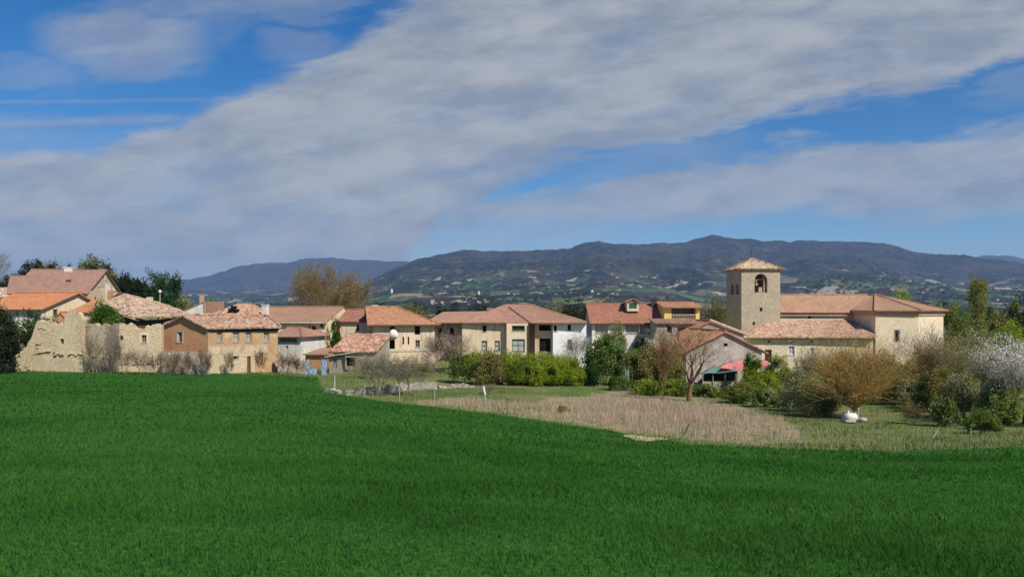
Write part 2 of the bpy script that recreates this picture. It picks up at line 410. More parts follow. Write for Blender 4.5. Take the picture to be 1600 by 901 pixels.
def ground(x, y):
    x = np.atleast_1d(np.asarray(x, float)); y = np.atleast_1d(np.asarray(y, float))
    shp = x.shape; X_ = np.stack([x.ravel(), y.ravel()], 1)/S_
    o = np.empty(len(X_))
    for i in range(0, len(X_), 20000):
        B = X_[i:i+20000]
        o[i:i+20000] = _tps(((B[:,None]-A_[None])**2).sum(-1))@CO[:_n] + CO[_n] + B@CO[_n+1:]
    return o.reshape(shp)
def gz(x, y): return float(ground(x, y)[0])
# fast lookup table, the same grid the ground sheet uses
GX = np.arange(-170, 170.1, .8); GY = np.arange(-40, 262.1, .8)
GXX, GYY = np.meshgrid(GX, GY); GZ = ground(GXX, GYY)
GZ = GZ + 0.05*fbm(GXX*.35, GYY*.35, 4, 3) * 2
def gfast(x, y):
    fx = np.clip((np.asarray(x)-GX[0])/.8, 0, len(GX)-1.001); fy = np.clip((np.asarray(y)-GY[0])/.8, 0, len(GY)-1.001)
    i = fx.astype(int); j = fy.astype(int); a = fx-i; b = fy-j
    return (GZ[j,i]*(1-a)+GZ[j,i+1]*a)*(1-b)+(GZ[j+1,i]*(1-a)+GZ[j+1,i+1]*a)*b
EDGE = np.array([(-2000,579),(0,579),(130,580),(300,582),(440,585),(495,588),(508,611),(540,617),(600,626),(650,632),(720,641),(800,650),(870,661),(950,672),(1010,684),(1080,693),(1200,699),(1400,706),(1600,697),(2100,694),(5000,690)], float)
def proj(x, y, z):
    yy = np.maximum(y, .5)
    return CX + x/yy*F, HY - (z-EYE)/yy*F
def fieldness(x, y, z):
    px, py = proj(x, y, z)
    e = np.interp(px, EDGE[:,0], EDGE[:,1])
    v = (py - e)/3.0 + fbm(x*.5, y*.5, 3, 5)*1.6
    return np.where(y < 20, 9.0, v)
REED = np.array([(650,634),(655,626),(700,620),(760,622),(830,628),(880,622),(960,612),(1040,613),(1110,624),(1180,642),(1240,662),(1262,692),(1180,694),(1090,687),(1000,676),(900,662),(800,648),(720,638)], float)
def in_poly(px, py, poly):
    c = np.zeros(np.shape(px), bool); n = len(poly); j = n-1
    for i in range(n):
        xi, yi = poly[i]; xj, yj = poly[j]
        cond = ((yi > py) != (yj > py)) & (px < (xj-xi)*(py-yi)/(yj-yi+1e-12)+xi)
        c ^= cond; j = i
    return c

def reedness(x, y, z):
    px, py = proj(x, y, z)
    dx = fbm(x*.25, y*.25, 4, 9)
    return in_poly(px + dx*30, py + dx*12, REED) & (y < 95)

mt, gg, out = new_mat('ground'); p = pos(gg)
at = gg.n('ShaderNodeAttribute', attribute_name='field').outputs['Fac']; ar = gg.n('ShaderNodeAttribute', attribute_name='reed').outputs['Fac']
na = gg.noise(p, .12, 6, .65); nb = gg.noise(p, 1.3, 5, .65); nc = gg.noise(p, 9, 3, .6)
mead = gg.mix(gg.smooth(na, .42, .58), (.11,.16,.045), (.19,.19,.075))
mead = gg.mix(gg.smooth(nb, .55, .68, 0, .7), mead, (.26,.22,.12))
mead = gg.mix(gg.smooth(nc, .5, .7, 0, .5), mead, (.05,.085,.02))
mead = gg.mix(gg.m('MULTIPLY', gg.m('MULTIPLY', ar, .85), gg.smooth(nb, .35, .6, .25, 1)), mead, (.36,.27,.18))
fld = gg.mix(gg.smooth(nc, .35, .65), (.020,.070,.012), (.045,.14,.022))
fld = gg.mix(gg.smooth(na, .4, .6, 0, .4), fld, (.03,.10,.015))
finish(gg, out, gg.mix(gg.smooth(at, .2, .8), mead, fld), .95, nc, .5, .06, .05); MT['ground'] = mt

nx, ny = len(GX), len(GY)
V = np.stack([GXX.ravel(), GYY.ravel(), GZ.ravel()], 1)
I = (np.arange(ny-1)[:,None]*nx + np.arange(nx-1)[None]).ravel()
FQ = np.stack([I, I+1, I+nx+1, I+nx], 1)
fa = np.clip(fieldness(V[:,0], V[:,1], V[:,2])*.5+.5, 0, 1)
ra = reedness(V[:,0], V[:,1], V[:,2]).astype(float)
tag(np_mesh('ground', V, FQ, MT['ground'], attrs={'field': fa, 'reed': ra}, smooth=True), kind='structure')

# ---- valley and mountain ranges
NEAR_R = np.array([(-900,455),(-300,452),(200,455),(480,452),(540,447),(570,441),(600,428),(625,415),(650,405),(690,397),(735,390),(770,393),(800,391),(830,389),(895,388),(912,380),(935,376),(962,380),(1010,381),(1032,378),(1070,380),(1090,374),(1110,370),(1145,371),(1180,376),(1200,378),(1255,375),(1300,376),(1350,377),(1382,380),(1410,387),(1430,394),(1480,401),(1520,407),(1600,414),(1800,425),(2600,430)], float)
FAR_R = np.array([(-900,440),(-200,447),(200,449),(262,445),(285,437),(325,431),(345,424),(375,415),(400,411),(450,409),(468,404),(490,402),(530,404),(570,406),(650,409),(900,411),(1300,411),(1480,402),(1520,400),(1560,398),(1582,399),(1600,404),(1700,400),(2000,405),(2600,420)], float)
DIST = np.concatenate([np.geomspace(236, 1500, 50), np.geomspace(1530, 8200, 190), np.geomspace(8300, 14500, 60)])
UPX = np.linspace(-1300, 2900, 700)
def hills_z(px, D):
    u = (px-CX)/F; x = u*D
    Dr = 6500 + 700*np.sin(px/170.0) + 300*np.sin(px/61.0+1)
    Df = 11200 + 500*np.sin(px/210.0+2)
    hr = (HY - np.interp(px, NEAR_R[:,0], NEAR_R[:,1]))/F*Dr
    hf = (HY - np.interp(px, FAR_R[:,0], FAR_R[:,1]))/F*Df
    base = -11 - 14*np.clip((D-240)/900, 0, 1)
    n = fbm(x/900, D/900, 6, 21, .55); r = 1-np.abs(fbm(x/1400+3, D/1500, 5, 40)*4)
    t = np.clip((D-1300)/(Dr-1300), 0, 1)
    prof = .25*t**1.3 + .75*t**2.6
    # plateau edge: a scarp just below the crest
    sc = np.clip((t-.90)/.06, 0, 1); prof = prof*(1-.0) - .05*np.clip(t/.9, 0, 1)**6*(1-sc)
    fade = np.clip((1-t)*7, 0, 1)*np.clip(t*4, 0, 1)
    zn = base + (hr-base)*prof + fade*(n*330 + r*95 + fbm(x/300, D/330, 4, 55)*90)*np.clip(hr/600, .15, 1)*np.clip(t*1.6, .12, 1)
    back = np.clip((D-Dr)/2500, 0, 1); zn = np.where(D > Dr, base+(hr-base)*(1-back)**1.5, zn)
    t2 = np.clip((D-7800)/(Df-7800), 0, 1)
    zf = base + (hf-base)*(.3*t2 + .7*t2**2) + np.clip((1-t2)*6, 0, 1)*t2*(n*300+r*60)
    zf = np.where(D > Df, base+(hf-base)*(1-np.clip((D-Df)/3000, 0, 1)), zf)
    z = np.maximum(zn, zf)
    z = z + (fbm(x/45, D/60, 3, 77)*26 + fbm(x/260, D/300, 3, 78)*30)*np.clip(D/6500, 0, 1)*np.clip(z/300, 0, 1)
    w = np.clip((D-236)/200, 0, 1)
    z = z*w + (1-w)*(gfast(x, np.full_like(x, 236.0))-EYE-0.4) + EYE
    return z
uu, dd = np.meshgrid(UPX, DIST)
HZ = hills_z(uu, dd); HXX = (uu-CX)/F*dd
def hz_at(px, D): return float(hills_z(np.array([float(px)]), np.array([float(D)]))[0])

mt, gg, out = new_mat('hills'); p = pos(gg)
sx = gg.n('ShaderNodeSeparateXYZ'); gg.set(sx.inputs[0], p)
flat = gg.xyz(sx.outputs[0], sx.outputs[1], 0.0)
def scaled(f): 
    vm = gg.n('ShaderNodeVectorMath', operation='SCALE'); gg.set(vm.inputs[0], flat); vm.inputs['Scale'].default_value = f; return vm.outputs[0]
big = gg.noise(scaled(1/1100), 1, 7, .62); mid = gg.noise(scaled(1/260), 1, 6, .65); fin = gg.noise(scaled(1/45), 1, 5, .65)
vo = gg.n('ShaderNodeTexVoronoi'); wv = gg.n('ShaderNodeVectorMath', operation='MULTIPLY_ADD')
gg.set(wv.inputs[0], gg.noise(scaled(1/400), 1, 3, .5, out=1)); wv.inputs[1].default_value = (1.2,1.2,0); gg.set(wv.inputs[2], scaled(1/190))
gg.set(vo.inputs['Vector'], wv.outputs[0]); vo.inputs['Scale'].default_value = 1.0
sc_ = gg.n('ShaderNodeSeparateColor'); gg.set(sc_.inputs[0], vo.outputs['Color'])
forest = gg.mix(gg.smooth(mid, .4, .6), (.012,.020,.020), (.040,.040,.034))  # dark woodland; cloud shadow over the hills is put into this albedo too
forest = gg.mix(gg.smooth(fin, .45, .65, 0, .7), forest, (.075,.066,.048))
crop = gg.mix(gg.smooth(sc_.outputs[0], .3, .34), (.045,.105,.045), (.11,.14,.06))
crop = gg.mix(gg.smooth(sc_.outputs[0], .58, .61), crop, (.32,.27,.16))
crop = gg.mix(gg.smooth(sc_.outputs[0], .80, .83), crop, (.05,.11,.04))
crop = gg.mix(gg.smooth(sc_.outputs[0], .94, .95), crop, (.42,.34,.24))
low = gg.smooth(sx.outputs[2], 30.0, 260.0, 1.0, 0.0)          # farmed ground lies low, forest above it
cm = gg.m('MULTIPLY', gg.smooth(gg.m('ADD', gg.m('MULTIPLY', big, .5), gg.m('MULTIPLY', sc_.outputs[1], .5)), .50, .53), low)
c = gg.mix(gg.m('MULTIPLY', cm, .75), forest, crop)
clear = gg.m('MULTIPLY', gg.smooth(mid, .60, .68), gg.smooth(sx.outputs[2], 420, 150, 0, 1))
c = gg.mix(gg.m('MULTIPLY', clear, .85), c, (.30,.24,.17))
sc2 = gg.noise(scaled(1/120), 1, 4, .6); tanp = gg.m('MULTIPLY', gg.smooth(sc2, .60, .64), gg.smooth(sx.outputs[2], 330, 120, 0, 1)); c = gg.mix(gg.m('MULTIPLY', tanp, .8), c, (.42,.35,.25))
scr = gg.m('MULTIPLY', gg.smooth(fin, .60, .68), gg.smooth(big, .5, .6)); c = gg.mix(gg.m('MULTIPLY', scr, .6), c, (.26,.21,.16))
sn = gg.n('ShaderNodeNewGeometry'); s2 = gg.n('ShaderNodeSeparateXYZ'); gg.set(s2.inputs[0], sn.outputs['Normal'])
cliff = gg.m('MULTIPLY', gg.smooth(s2.outputs[2], .86, .74), gg.smooth(fin, .42, .6))
c = gg.mix(gg.m('MULTIPLY', cliff, .35), c, (.24,.20,.16))
finish(gg, out, c, 1.0, fin, 1.0, 12.0, .0); MT['hills'] = mt
V = np.stack([HXX.ravel(), dd.ravel(), HZ.ravel()], 1); nx, ny = len(UPX), len(DIST)
I = (np.arange(ny-1)[:,None]*nx + np.arange(nx-1)[None]).ravel()
tag(np_mesh('hills', V, np.stack([I, I+1, I+nx+1, I+nx], 1), MT['hills'], smooth=True), kind='structure')
# ------------------------------------------------------------------ building kit
TH = .35                                            # wall thickness
class Face:
    """a vertical wall plane: O origin, e along, n inward (unit vectors), L length"""
    def __init__(s, O, e, n, L): s.O, s.e, s.n, s.L = np.array(O, float), np.array(e, float), np.array(n, float), L
    def u(s, px):                                   # where the sight line of a photo column meets this wall
        k = (px-CX)/F
        den = s.e[0]-k*s.e[1]
        return (k*s.O[1]-s.O[0])/den
    def D(s, u): return s.O[1]+u*s.e[1]
    def z(s, py, u): return wz(py, s.D(u))
    def rect(s, r):
        u0, u1 = sorted((s.u(r[0]), s.u(r[2]))); um = (u0+u1)/2
        return [max(u0, .02), min(u1, s.L-.02), s.z(r[3], um), s.z(r[1], um)]
    def pt(s, u, w, z): return (s.O[0]+u*s.e[0]+w*s.n[0], s.O[1]+u*s.e[1]+w*s.n[1], z)

def wall_mesh(mb, fc, u0, u1, zb, top, holes=(), th=TH, extra=(), step=None):
    """solid wall with real openings; top: function of u; holes: (ua, ub, za, zb, kind)"""
    us = {round(u0, 4), round(u1, 4)}
    for h in holes: us |= {round(h[0], 4), round(h[1], 4)}
    for e in extra:
        if u0 < e < u1: us.add(round(e, 4))
    if step:
        n = max(1, int((u1-u0)/step))
        us |= {round(u0+(u1-u0)*i/n, 4) for i in range(n+1)}
    us = sorted(us)
    us = [a for i, a in enumerate(us) if i == 0 or a-us[i-1] > .004]
    zs = sorted({h[2] for h in holes} | {h[3] for h in holes})
    for a, b in zip(us[:-1], us[1:]):
        ta, tb = top(a+1e-5), top(b-1e-5); mid = (a+b)/2
        z = zb; cuts = [c for c in zs if zb < c < min(ta, tb)-.01] + [None]
        for c in cuts:
            za_, zb_ = (z, z), ((c, c) if c is not None else (ta, tb))
            zm = (z + (c if c is not None else min(ta, tb)))/2
            hole = any(h[0]-.003 <= mid <= h[1]+.003 and h[2]-.003 <= zm <= h[3]+.003 for h in holes)
            if not hole:
                mb.add([fc.pt(a,0,za_[0]), fc.pt(b,0,za_[1]), fc.pt(b,0,zb_[1]), fc.pt(a,0,zb_[0])], [(0,1,2,3)])
                mb.add([fc.pt(a,th,za_[0]), fc.pt(b,th,za_[1]), fc.pt(b,th,zb_[1]), fc.pt(a,th,zb_[0])], [(3,2,1,0)])
            z = c
        mb.add([fc.pt(a,0,ta), fc.pt(b,0,tb), fc.pt(b,th,tb), fc.pt(a,th,ta)], [(0,1,2,3)])
    for e in (u0, u1):
        t = top(e + (1e-5 if e == u0 else -1e-5))
        mb.add([fc.pt(e,0,zb), fc.pt(e,th,zb), fc.pt(e,th,t), fc.pt(e,0,t)], [(0,1,2,3)])
    for h in holes:
        a, b, c, d = h[:4]
        if len(h) > 4 and h[4] == 'arch':
            r = (b-a)/2; cz = d-r; n = 14; cx = (a+b)/2
            arc = [(cx-r*math.cos(math.pi*i/n), cz+r*math.sin(math.pi*i/n)) for i in range(n+1)]
            for i in range(n):
                (p0, q0), (p1, q1) = arc[i], arc[i+1]
                for w, fl in ((0, 0), (th, 1)):
                    f = [fc.pt(p0,w,q0), fc.pt(p1,w,q1), fc.pt(p1,w,d), fc.pt(p0,w,d)]
                    mb.add(f, [(0,1,2,3)])
                mb.add([fc.pt(p0,0,q0), fc.pt(p1,0,q1), fc.pt(p1,th,q1), fc.pt(p0,th,q0)], [(0,1,2,3)])
            top_z = cz
        else:
            top_z = d; mb.add([fc.pt(a,0,d), fc.pt(b,0,d), fc.pt(b,th,d), fc.pt(a,th,d)], [(0,1,2,3)])
        mb.add([fc.pt(a,0,c), fc.pt(b,0,c), fc.pt(b,th,c), fc.pt(a,th,c)], [(0,1,2,3)])
        for e in (a, b): mb.add([fc.pt(e,0,c), fc.pt(e,th,c), fc.pt(e,th,top_z), fc.pt(e,0,top_z)], [(0,1,2,3)])

RR = random.Random(7)
def roof_sheet(mb, a, b, c, d, amp=.035, pitch=.30, sag=.0, th=.10, jag=.0, seed=0, step=.42):
    """one roof slope: eave a->b, ridge d->c above it; corrugated rows of half-round tiles, underside and rims"""
    a, b, c, d = [np.array(q, float) for q in (a, b, c, d)]
    Lw = np.linalg.norm(b-a); Lh = max(np.linalg.norm(d-a), np.linalg.norm(c-b))
    nu = int(min(220, max(4, 4*round(Lw/pitch)))); nv = int(min(40, max(3, round(Lh/step))))
    s = np.linspace(0, 1, nu+1)[None, :, None]; t = np.linspace(0, 1, nv+1)[:, None, None]
    Pp = (a*(1-s)+b*s)*(1-t) + (d*(1-s)+c*s)*t
    e = (b-a)/Lw; al_ = ((Pp-a)@e)
    nrm = np.cross(b-a, (d-a) if np.linalg.norm(d-a) > .1 else (c-b)); nrm /= np.linalg.norm(nrm)
    if nrm[2] < 0: nrm = -nrm
    up_ = (np.cross(nrm, e)); upd = (Pp-a)@up_
    wave = np.abs(np.sin(math.pi*al_/pitch))**.8 * amp
    lap = ((np.abs(upd)/step) % 1.0) * -amp*.5
    sg = sag*fbm(Pp[...,0]*.55+seed, (Pp[...,1]+Pp[...,2])*.55, 4, seed)*2
    if jag:
        fr = vnoise(np.floor(al_/pitch)*7.3+seed, np.floor(upd/step)*3.1, seed)
        wave = wave + (fr-.5)*jag
    off = wave+lap+sg
    T = Pp + nrm*(off[...,None]); Bm = Pp - nrm*th + nrm*(sg[...,None])
    n1_ = (nu+1)*(nv+1); base = len(mb.v)
    mb.v.extend([tuple(q) for q in T.reshape(-1,3)]); mb.v.extend([tuple(q) for q in Bm.reshape(-1,3)])
    for j in range(nv):
        for i in range(nu):
            k = base + j*(nu+1)+i
            mb.f.append((k, k+1, k+nu+2, k+nu+1)); mb.mi.append(mb.cur)
            if i % 4 == 0:
                i4 = min(i+4, nu); kb = base+n1_+j*(nu+1)
                mb.f.append((kb+i, kb+nu+1+i, kb+nu+1+i4, kb+i4)); mb.mi.append(mb.cur)
    def rim(idx):
        for p_, q_ in zip(idx[:-1], idx[1:]):
            mb.f.append((base+p_, base+n1_+p_, base+n1_+q_, base+q_)); mb.mi.append(mb.cur)
    rim(list(range(nu+1))); rim([nv*(nu+1)+i for i in range(nu+1)])
    rim([j*(nu+1) for j in range(nv+1)]); rim([j*(nu+1)+nu for j in range(nv+1)])
def ridge_caps(mb, p, q, r=.11):
    p = np.array(p, float); q = np.array(q, float); L = np.linalg.norm(q-p); n = max(1, int(L/.45))
    for i in range(n):
        a = p+(q-p)*i/n; b = p+(q-p)*min(1, (i+1.12)/n)
        mb.tube(a, b, r*1.08, r*.9, 7, True)

def window(parent, fc, rc, style='glass', frame='white_paint', rec=.16, bars=(1, 1), label=None, name='window', surround=None, sill=True):
    a, b, c, d = rc[:4]
    f = MB(); t = min(.09, (b-a)*.16)
    for (x0, x1, y0, y1) in ((a, a+t, c, d), (b-t, b, c, d), (a+t, b-t, c, c+t), (a+t, b-t, d-t, d)):
        f.box(fc.O, fc.e, fc.n, x0, x1, rec, rec+.06, y0, y1)
    for i in range(1, bars[0]+1):
        x = a+(b-a)*i/(bars[0]+1); f.box(fc.O, fc.e, fc.n, x-t*.35, x+t*.35, rec+.004, rec+.05, c+t, d-t)
    for i in range(1, bars[1]+1):
        z = c+(d-c)*i/(bars[1]+1); f.box(fc.O, fc.e, fc.n, a+t, b-t, rec+.008, rec+.045, z-t*.3, z+t*.3)
    w = f.build(name, MT[frame], parent)
    if label: w['label'] = label
    p_ = MB(); p_.box(fc.O, fc.e, fc.n, a+.01, b-.01, rec+.065, rec+.09, c+.01, d-.01)
    p_.build({'glass': 'pane', 'curtain': 'curtain', 'void': 'pane'}.get(style, 'shutter'), MT[style], w)
    if sill:
        s_ = MB(); s_.box(fc.O, fc.e, fc.n, a-.08, b+.08, -.07, rec, c-.07, c+.003); s_.build('sill', MT['concrete'], w)
    if surround:
        s_ = MB()
        for (x0, x1, y0, y1) in ((a-.18, a-.002, c-.16, d+.18), (b+.002, b+.18, c-.16, d+.18), (a-.002, b+.002, d+.002, d+.18), (a-.002, b+.002, c-.16, c-.075)):
            s_.box(fc.O, fc.e, fc.n, x0, x1, -.03, .02, y0, y1)
        s_.build('window_surround', MT[surround], w)
    return w
def door(parent, fc, rc, mat='brown_door', frame='dark_wood', label=None):
    a, b, c, d = rc[:4]; m_ = MB(); n = max(2, int((b-a)/.25))
    for i in range(n):
        m_.box(fc.O, fc.e, fc.n, a+.05+(b-a-.1)*i/n+.006, a+.05+(b-a-.1)*(i+1)/n-.006, .15, .2, c, d-.05)
    o = m_.build('door', MT[mat], parent)
    if label: o['label'] = label
    f = MB()
    for (x0, x1, y0, y1) in ((a, a+.05, c, d), (b-.05, b, c, d), (a+.05, b-.05, d-.05, d)): f.box(fc.O, fc.e, fc.n, x0, x1, .12, .2, y0, y1)
    f.build('door_frame', MT[frame], o)
    h = MB(); h.tube(fc.pt(b-.16, .10, (c+d)/2-.05), fc.pt(b-.16, .15, (c+d)/2-.05), .03, .03, 6); h.build('handle', MT['iron'], o)

class House:
    """B front-left corner, C front-right corner (column, distance); back: vector of the left side wall, or a depth"""
    def __init__(s, name, label, cat, Bc, Cc, depth, zb, eave, wall, group=None, skew=None):
        B = np.array([wx(*Bc), Bc[1]]); C = np.array([wx(*Cc), Cc[1]])
        v = C-B; L = np.linalg.norm(v); e = v/L
        nn = np.array([-e[1], e[0]])
        bk = nn*depth if skew is None else np.array(skew, float)
        s.B, s.C, s.A, s.Dd = B, C, B+bk, C+bk
        s.L, s.W = L, np.linalg.norm(bk); s.e1 = e; s.e2 = bk/s.W
        s.eave = wz(eave, (Bc[1]+Cc[1])/2)
        g0 = min(gz(*q) for q in (s.A, s.B, s.C, s.Dd))
        s.zb = g0-.4 if zb is None else zb
        s.root = empty(name, (B[0], B[1], gz(*B)), label, cat, group)
        s.F = {'front': Face(s.B, s.e1, s.e2, s.L), 'left': Face(s.A, -s.e2, s.e1, s.W), 'right': Face(s.C, s.e2, -s.e1, s.W), 'back': Face(s.Dd, -s.e1, -s.e2, s.L)}
        s.holes = {k: [] for k in s.F}; s.top = {}; s.wall = wall; s.walls = {}
    def P(s, u, w, z): return (s.B[0]+u*s.e1[0]+w*s.e2[0], s.B[1]+u*s.e1[1]+w*s.e2[1], z)
    def hole(s, side, r, kind='rect'):
        q = s.F[side].rect(r); s.holes[side].append((*q, kind)); return q
    def win(s, side, r, **k):
        q = s.hole(side, r); window(s.root, s.F[side], q, **k)
    def door(s, side, r, **k):
        q = s.hole(side, r); door(s.root, s.F[side], q, **k)
    def build_walls(s, mats=None):
        mats = mats or {}
        by = {}
        for k in ('front', 'back', 'left', 'right'):
            fc = s.F[k]; mb = by.setdefault(mats.get(k, s.wall), MB())
            t = s.top.get(k, lambda u: s.eave); ex = s.top.get(k+'_x', ())
            if k in ('front', 'back'): wall_mesh(mb, fc, 0, fc.L, s.zb, t, s.holes[k], extra=ex)
            else: wall_mesh(mb, fc, TH, fc.L-TH, s.zb, t, s.holes[k], extra=ex)
        s.wobj = [mb.build('wall', MT[m], s.root) for m, mb in by.items()]
        return s.wobj[0]
    def roof(s, kind, rise, mat, oh=.45, ohg=.3, ends=(0, 0), rp=.5, name='roof', caps=True, **kw):
        """rise: ridge above eave; rp: ridge position across the depth; ends: hip run at the left/right end"""
        mb = MB(); E = s.eave; Rz = E+rise; L, W = s.L, s.W; P = s.P
        if kind == 'x':
            r = W*rp; sl = rise/max(r, .1); sb = rise/max(W-r, .1)
            if not ends[0] and not ends[1]:
                a, b = -ohg, L+ohg
                roof_sheet(mb, P(a,-oh,E-oh*sl), P(b,-oh,E-oh*sl), P(b,r,Rz), P(a,r,Rz), **kw)
                roof_sheet(mb, P(b,W+oh,E-oh*sb), P(a,W+oh,E-oh*sb), P(a,r,Rz), P(b,r,Rz), **kw)
                if caps: ridge_caps(mb, P(a,r,Rz+.05), P(b,r,Rz+.05))
            else:
                h0, h1 = ends; a, b = (-oh if h0 else -ohg), (L+oh if h1 else L+ohg)
                p1, p2 = (P(h0,r,Rz) if h0 else P(a,r,Rz)), (P(L-h1,r,Rz) if h1 else P(b,r,Rz))
                f0, f1 = P(a,-oh,E-oh*sl), P(b,-oh,E-oh*sl); b0, b1 = P(a,W+oh,E-oh*sl), P(b,W+oh,E-oh*sl)
                roof_sheet(mb, f0, f1, p2, p1, **kw); roof_sheet(mb, b1, b0, p1, p2, **kw)
                if h0: roof_sheet(mb, b0, f0, p1, p1, **kw)
                if h1: roof_sheet(mb, f1, b1, p2, p2, **kw)
                if caps:
                    ridge_caps(mb, np.array(p1)+(0,0,.05), np.array(p2)+(0,0,.05))
                    if h0: ridge_caps(mb, np.array(f0)+(0,0,.05), np.array(p1)+(0,0,.05)); ridge_caps(mb, np.array(b0)+(0,0,.05), np.array(p1)+(0,0,.05))
                    if h1: ridge_caps(mb, np.array(f1)+(0,0,.05), np.array(p2)+(0,0,.05)); ridge_caps(mb, np.array(b1)+(0,0,.05), np.array(p2)+(0,0,.05))
            def gab(u, r=r, W=W): return E + rise*min(u/max(W-r,.1), 1) if u < W-r else E + rise*max(0, (W-u))/max(r, .1)
            def gab_l(u): return gab(u)-.06
            def gab_r(u): return gab(W-u)-.06
            if not ends[0]: s.top['left'] = gab_l; s.top['left_x'] = (W-r,)
            if not ends[1]: s.top['right'] = gab_r; s.top['right_x'] = (r,)
        elif kind == 'y':
            r = L*rp; sl = rise/max(r, .1); sr = rise/max(L-r, .1)
            roof_sheet(mb, P(-oh,W+ohg,E-oh*sl), P(-oh,-ohg,E-oh*sl), P(r,-ohg,Rz), P(r,W+ohg,Rz), **kw)
            roof_sheet(mb, P(L+oh,-ohg,E-oh*sr), P(L+oh,W+ohg,E-oh*sr), P(r,W+ohg,Rz), P(r,-ohg,Rz), **kw)
            if caps: ridge_caps(mb, P(r,-ohg,Rz+.05), P(r,W+ohg,Rz+.05))
            def gf(u): return (E+sl*u if u < r else Rz-sr*(u-r))-.06
            s.top['front'] = gf; s.top['front_x'] = (r,)
            s.top['back'] = lambda u: gf(L-u); s.top['back_x'] = (L-r,)
        elif kind == 'shed':            # low at the front, high at the back
            sl = rise/W
            roof_sheet(mb, P(-ohg,-oh,E-oh*sl), P(L+ohg,-oh,E-oh*sl), P(L+ohg,W+.1,Rz), P(-ohg,W+.1,Rz), **kw)
            s.top['back'] = lambda u: Rz-.06
            s.top['left'] = lambda u: Rz-sl*u-.06; s.top['right'] = lambda u: E+sl*u-.06
        for kk in ('front', 'back', 'left', 'right'):
            if kk not in s.top: s.top[kk] = lambda u: E-.05
        o = mb.build(name, MT[mat], s.root); s.roofo = o
        return o
    def fascia(s, mat='eave_wood', h=.16, sides=('front',), oh=.42, drop=.15):
        mb = MB()
        for k in sides:
            fc = s.F[k]; mb.box(fc.O, fc.e, fc.n, -.2, fc.L+.2, -oh, -oh+.06, s.eave-drop-h, s.eave-drop)
        return mb.build('gutter', MT[mat], s.root)
    def chimney(s, u, w, z0, z1, wd=.6, mat='chimney_white', parent=None):
        mb = MB(); mb.box(s.B, s.e1, s.e2, u-wd/2, u+wd/2, w-wd/2, w+wd/2, z0, z1-.12)
        mb.box(s.B, s.e1, s.e2, u-wd/2-.06, u+wd/2+.06, w-wd/2-.06, w+wd/2+.06, z1-.118, z1)
        return mb.build('chimney', MT[mat], parent or s.roofo)

OLD = dict(amp=.06, pitch=.30, sag=.16, jag=.08, th=.12)
OLD2 = dict(amp=.06, pitch=.30, sag=.09, jag=.07, th=.12)
NEW = dict(amp=.05, pitch=.30, sag=.02, jag=.015)

# ================================================================== CHURCH
ch = empty('church', (wx(1219,112), 112, gz(wx(1219,112), 112)), 'stone church with square bell tower, tiled nave and lower front annex', 'church')
class Sub(House):
    def __init__(s, Bc, Cc, depth, eave, wall, skew=None, zb=None):
        B = np.array([wx(*Bc), Bc[1]]); C = np.array([wx(*Cc), Cc[1]]); v = C-B; L = np.linalg.norm(v); e = v/L
        bk = np.array([-e[1], e[0]])*depth if skew is None else np.array(skew, float)
        s.B, s.C, s.A, s.Dd = B, C, B+bk, C+bk; s.L, s.W = L, np.linalg.norm(bk); s.e1 = e; s.e2 = bk/s.W
        s.eave = wz(eave, (Bc[1]+Cc[1])/2); s.zb = (min(gz(*q) for q in (s.A, s.B, s.C, s.Dd))-.5) if zb is None else zb; s.root = ch
        s.F = {'front': Face(s.B, s.e1, s.e2, s.L), 'left': Face(s.A, -s.e2, s.e1, s.W), 'right': Face(s.C, s.e2, -s.e1, s.W), 'back': Face(s.Dd, -s.e1, -s.e2, s.L)}
        s.holes = {k: [] for k in s.F}; s.top = {}; s.wall = wall
# tower
tw = Sub((1158.5,112), (1219,112.6), 5.9, 421, 'church_stone')
tower = MB()
tw.hole('front', (1179,427.5,1199,457), 'arch'); tw.hole('front', (1187,480.5,1191.5,486)); tw.hole('front', (1176,502.5,1180,507.5))
tw.hole('left', (1141.6,443,1146.2,459.5), 'arch'); tw.hole('left', (1149.2,443,1154.2,459.5), 'arch')
q = tw.F['back'].rect((1180,430,1197,457)); tw.holes['back'].append((tw.L*.33, tw.L*.66, wz(457,112), wz(428,112), 'arch'))
tw.holes['right'].append((tw.W*.33, tw.W*.66, wz(457,112), wz(430,112), 'arch'))
for k in ('front', 'back', 'left', 'right'):
    fc = tw.F[k]; th = .9 if k != 'left' else .32
    if k in ('front', 'back'): wall_mesh(tower, fc, 0, fc.L, tw.zb, lambda u: tw.eave, tw.holes[k], th=th)
    else: wall_mesh(tower, fc, .9, fc.L-.9, tw.zb, lambda u: tw.eave, tw.holes[k], th=th)
# belfry floor and string courses
tower.box(tw.B, tw.e1, tw.e2, .9, tw.L-.9, .9, tw.W-.9, wz(459,112)-.3, wz(459,112))
for py in (419.5,): tower.box(tw.B, tw.e1, tw.e2, -.14, tw.L+.14, -.14, tw.W+.14, wz(py+2.3,112), wz(py,112))
tower = tower.build('tower', MT['church_stone'], ch)
oh = .42; E = wz(419.5,112)-.02; ap = tw.P(tw.L*.47, tw.W/2, wz(404,115)); rf = MB()
cs = [tw.P(-oh,-oh,E), tw.P(tw.L+oh,-oh,E), tw.P(tw.L+oh,tw.W+oh,E), tw.P(-oh,tw.W+oh,E)]
for i in range(4): roof_sheet(rf, cs[i], cs[(i+1)%4], ap, ap, amp=.07, pitch=.33, sag=.05, jag=.05, th=.14)
for i in range(4): ridge_caps(rf, np.array(cs[i])+(0,0,.08), np.array(ap)+(0,0,.08))
rf.build('tower_roof', MT['tile_old'], tower)
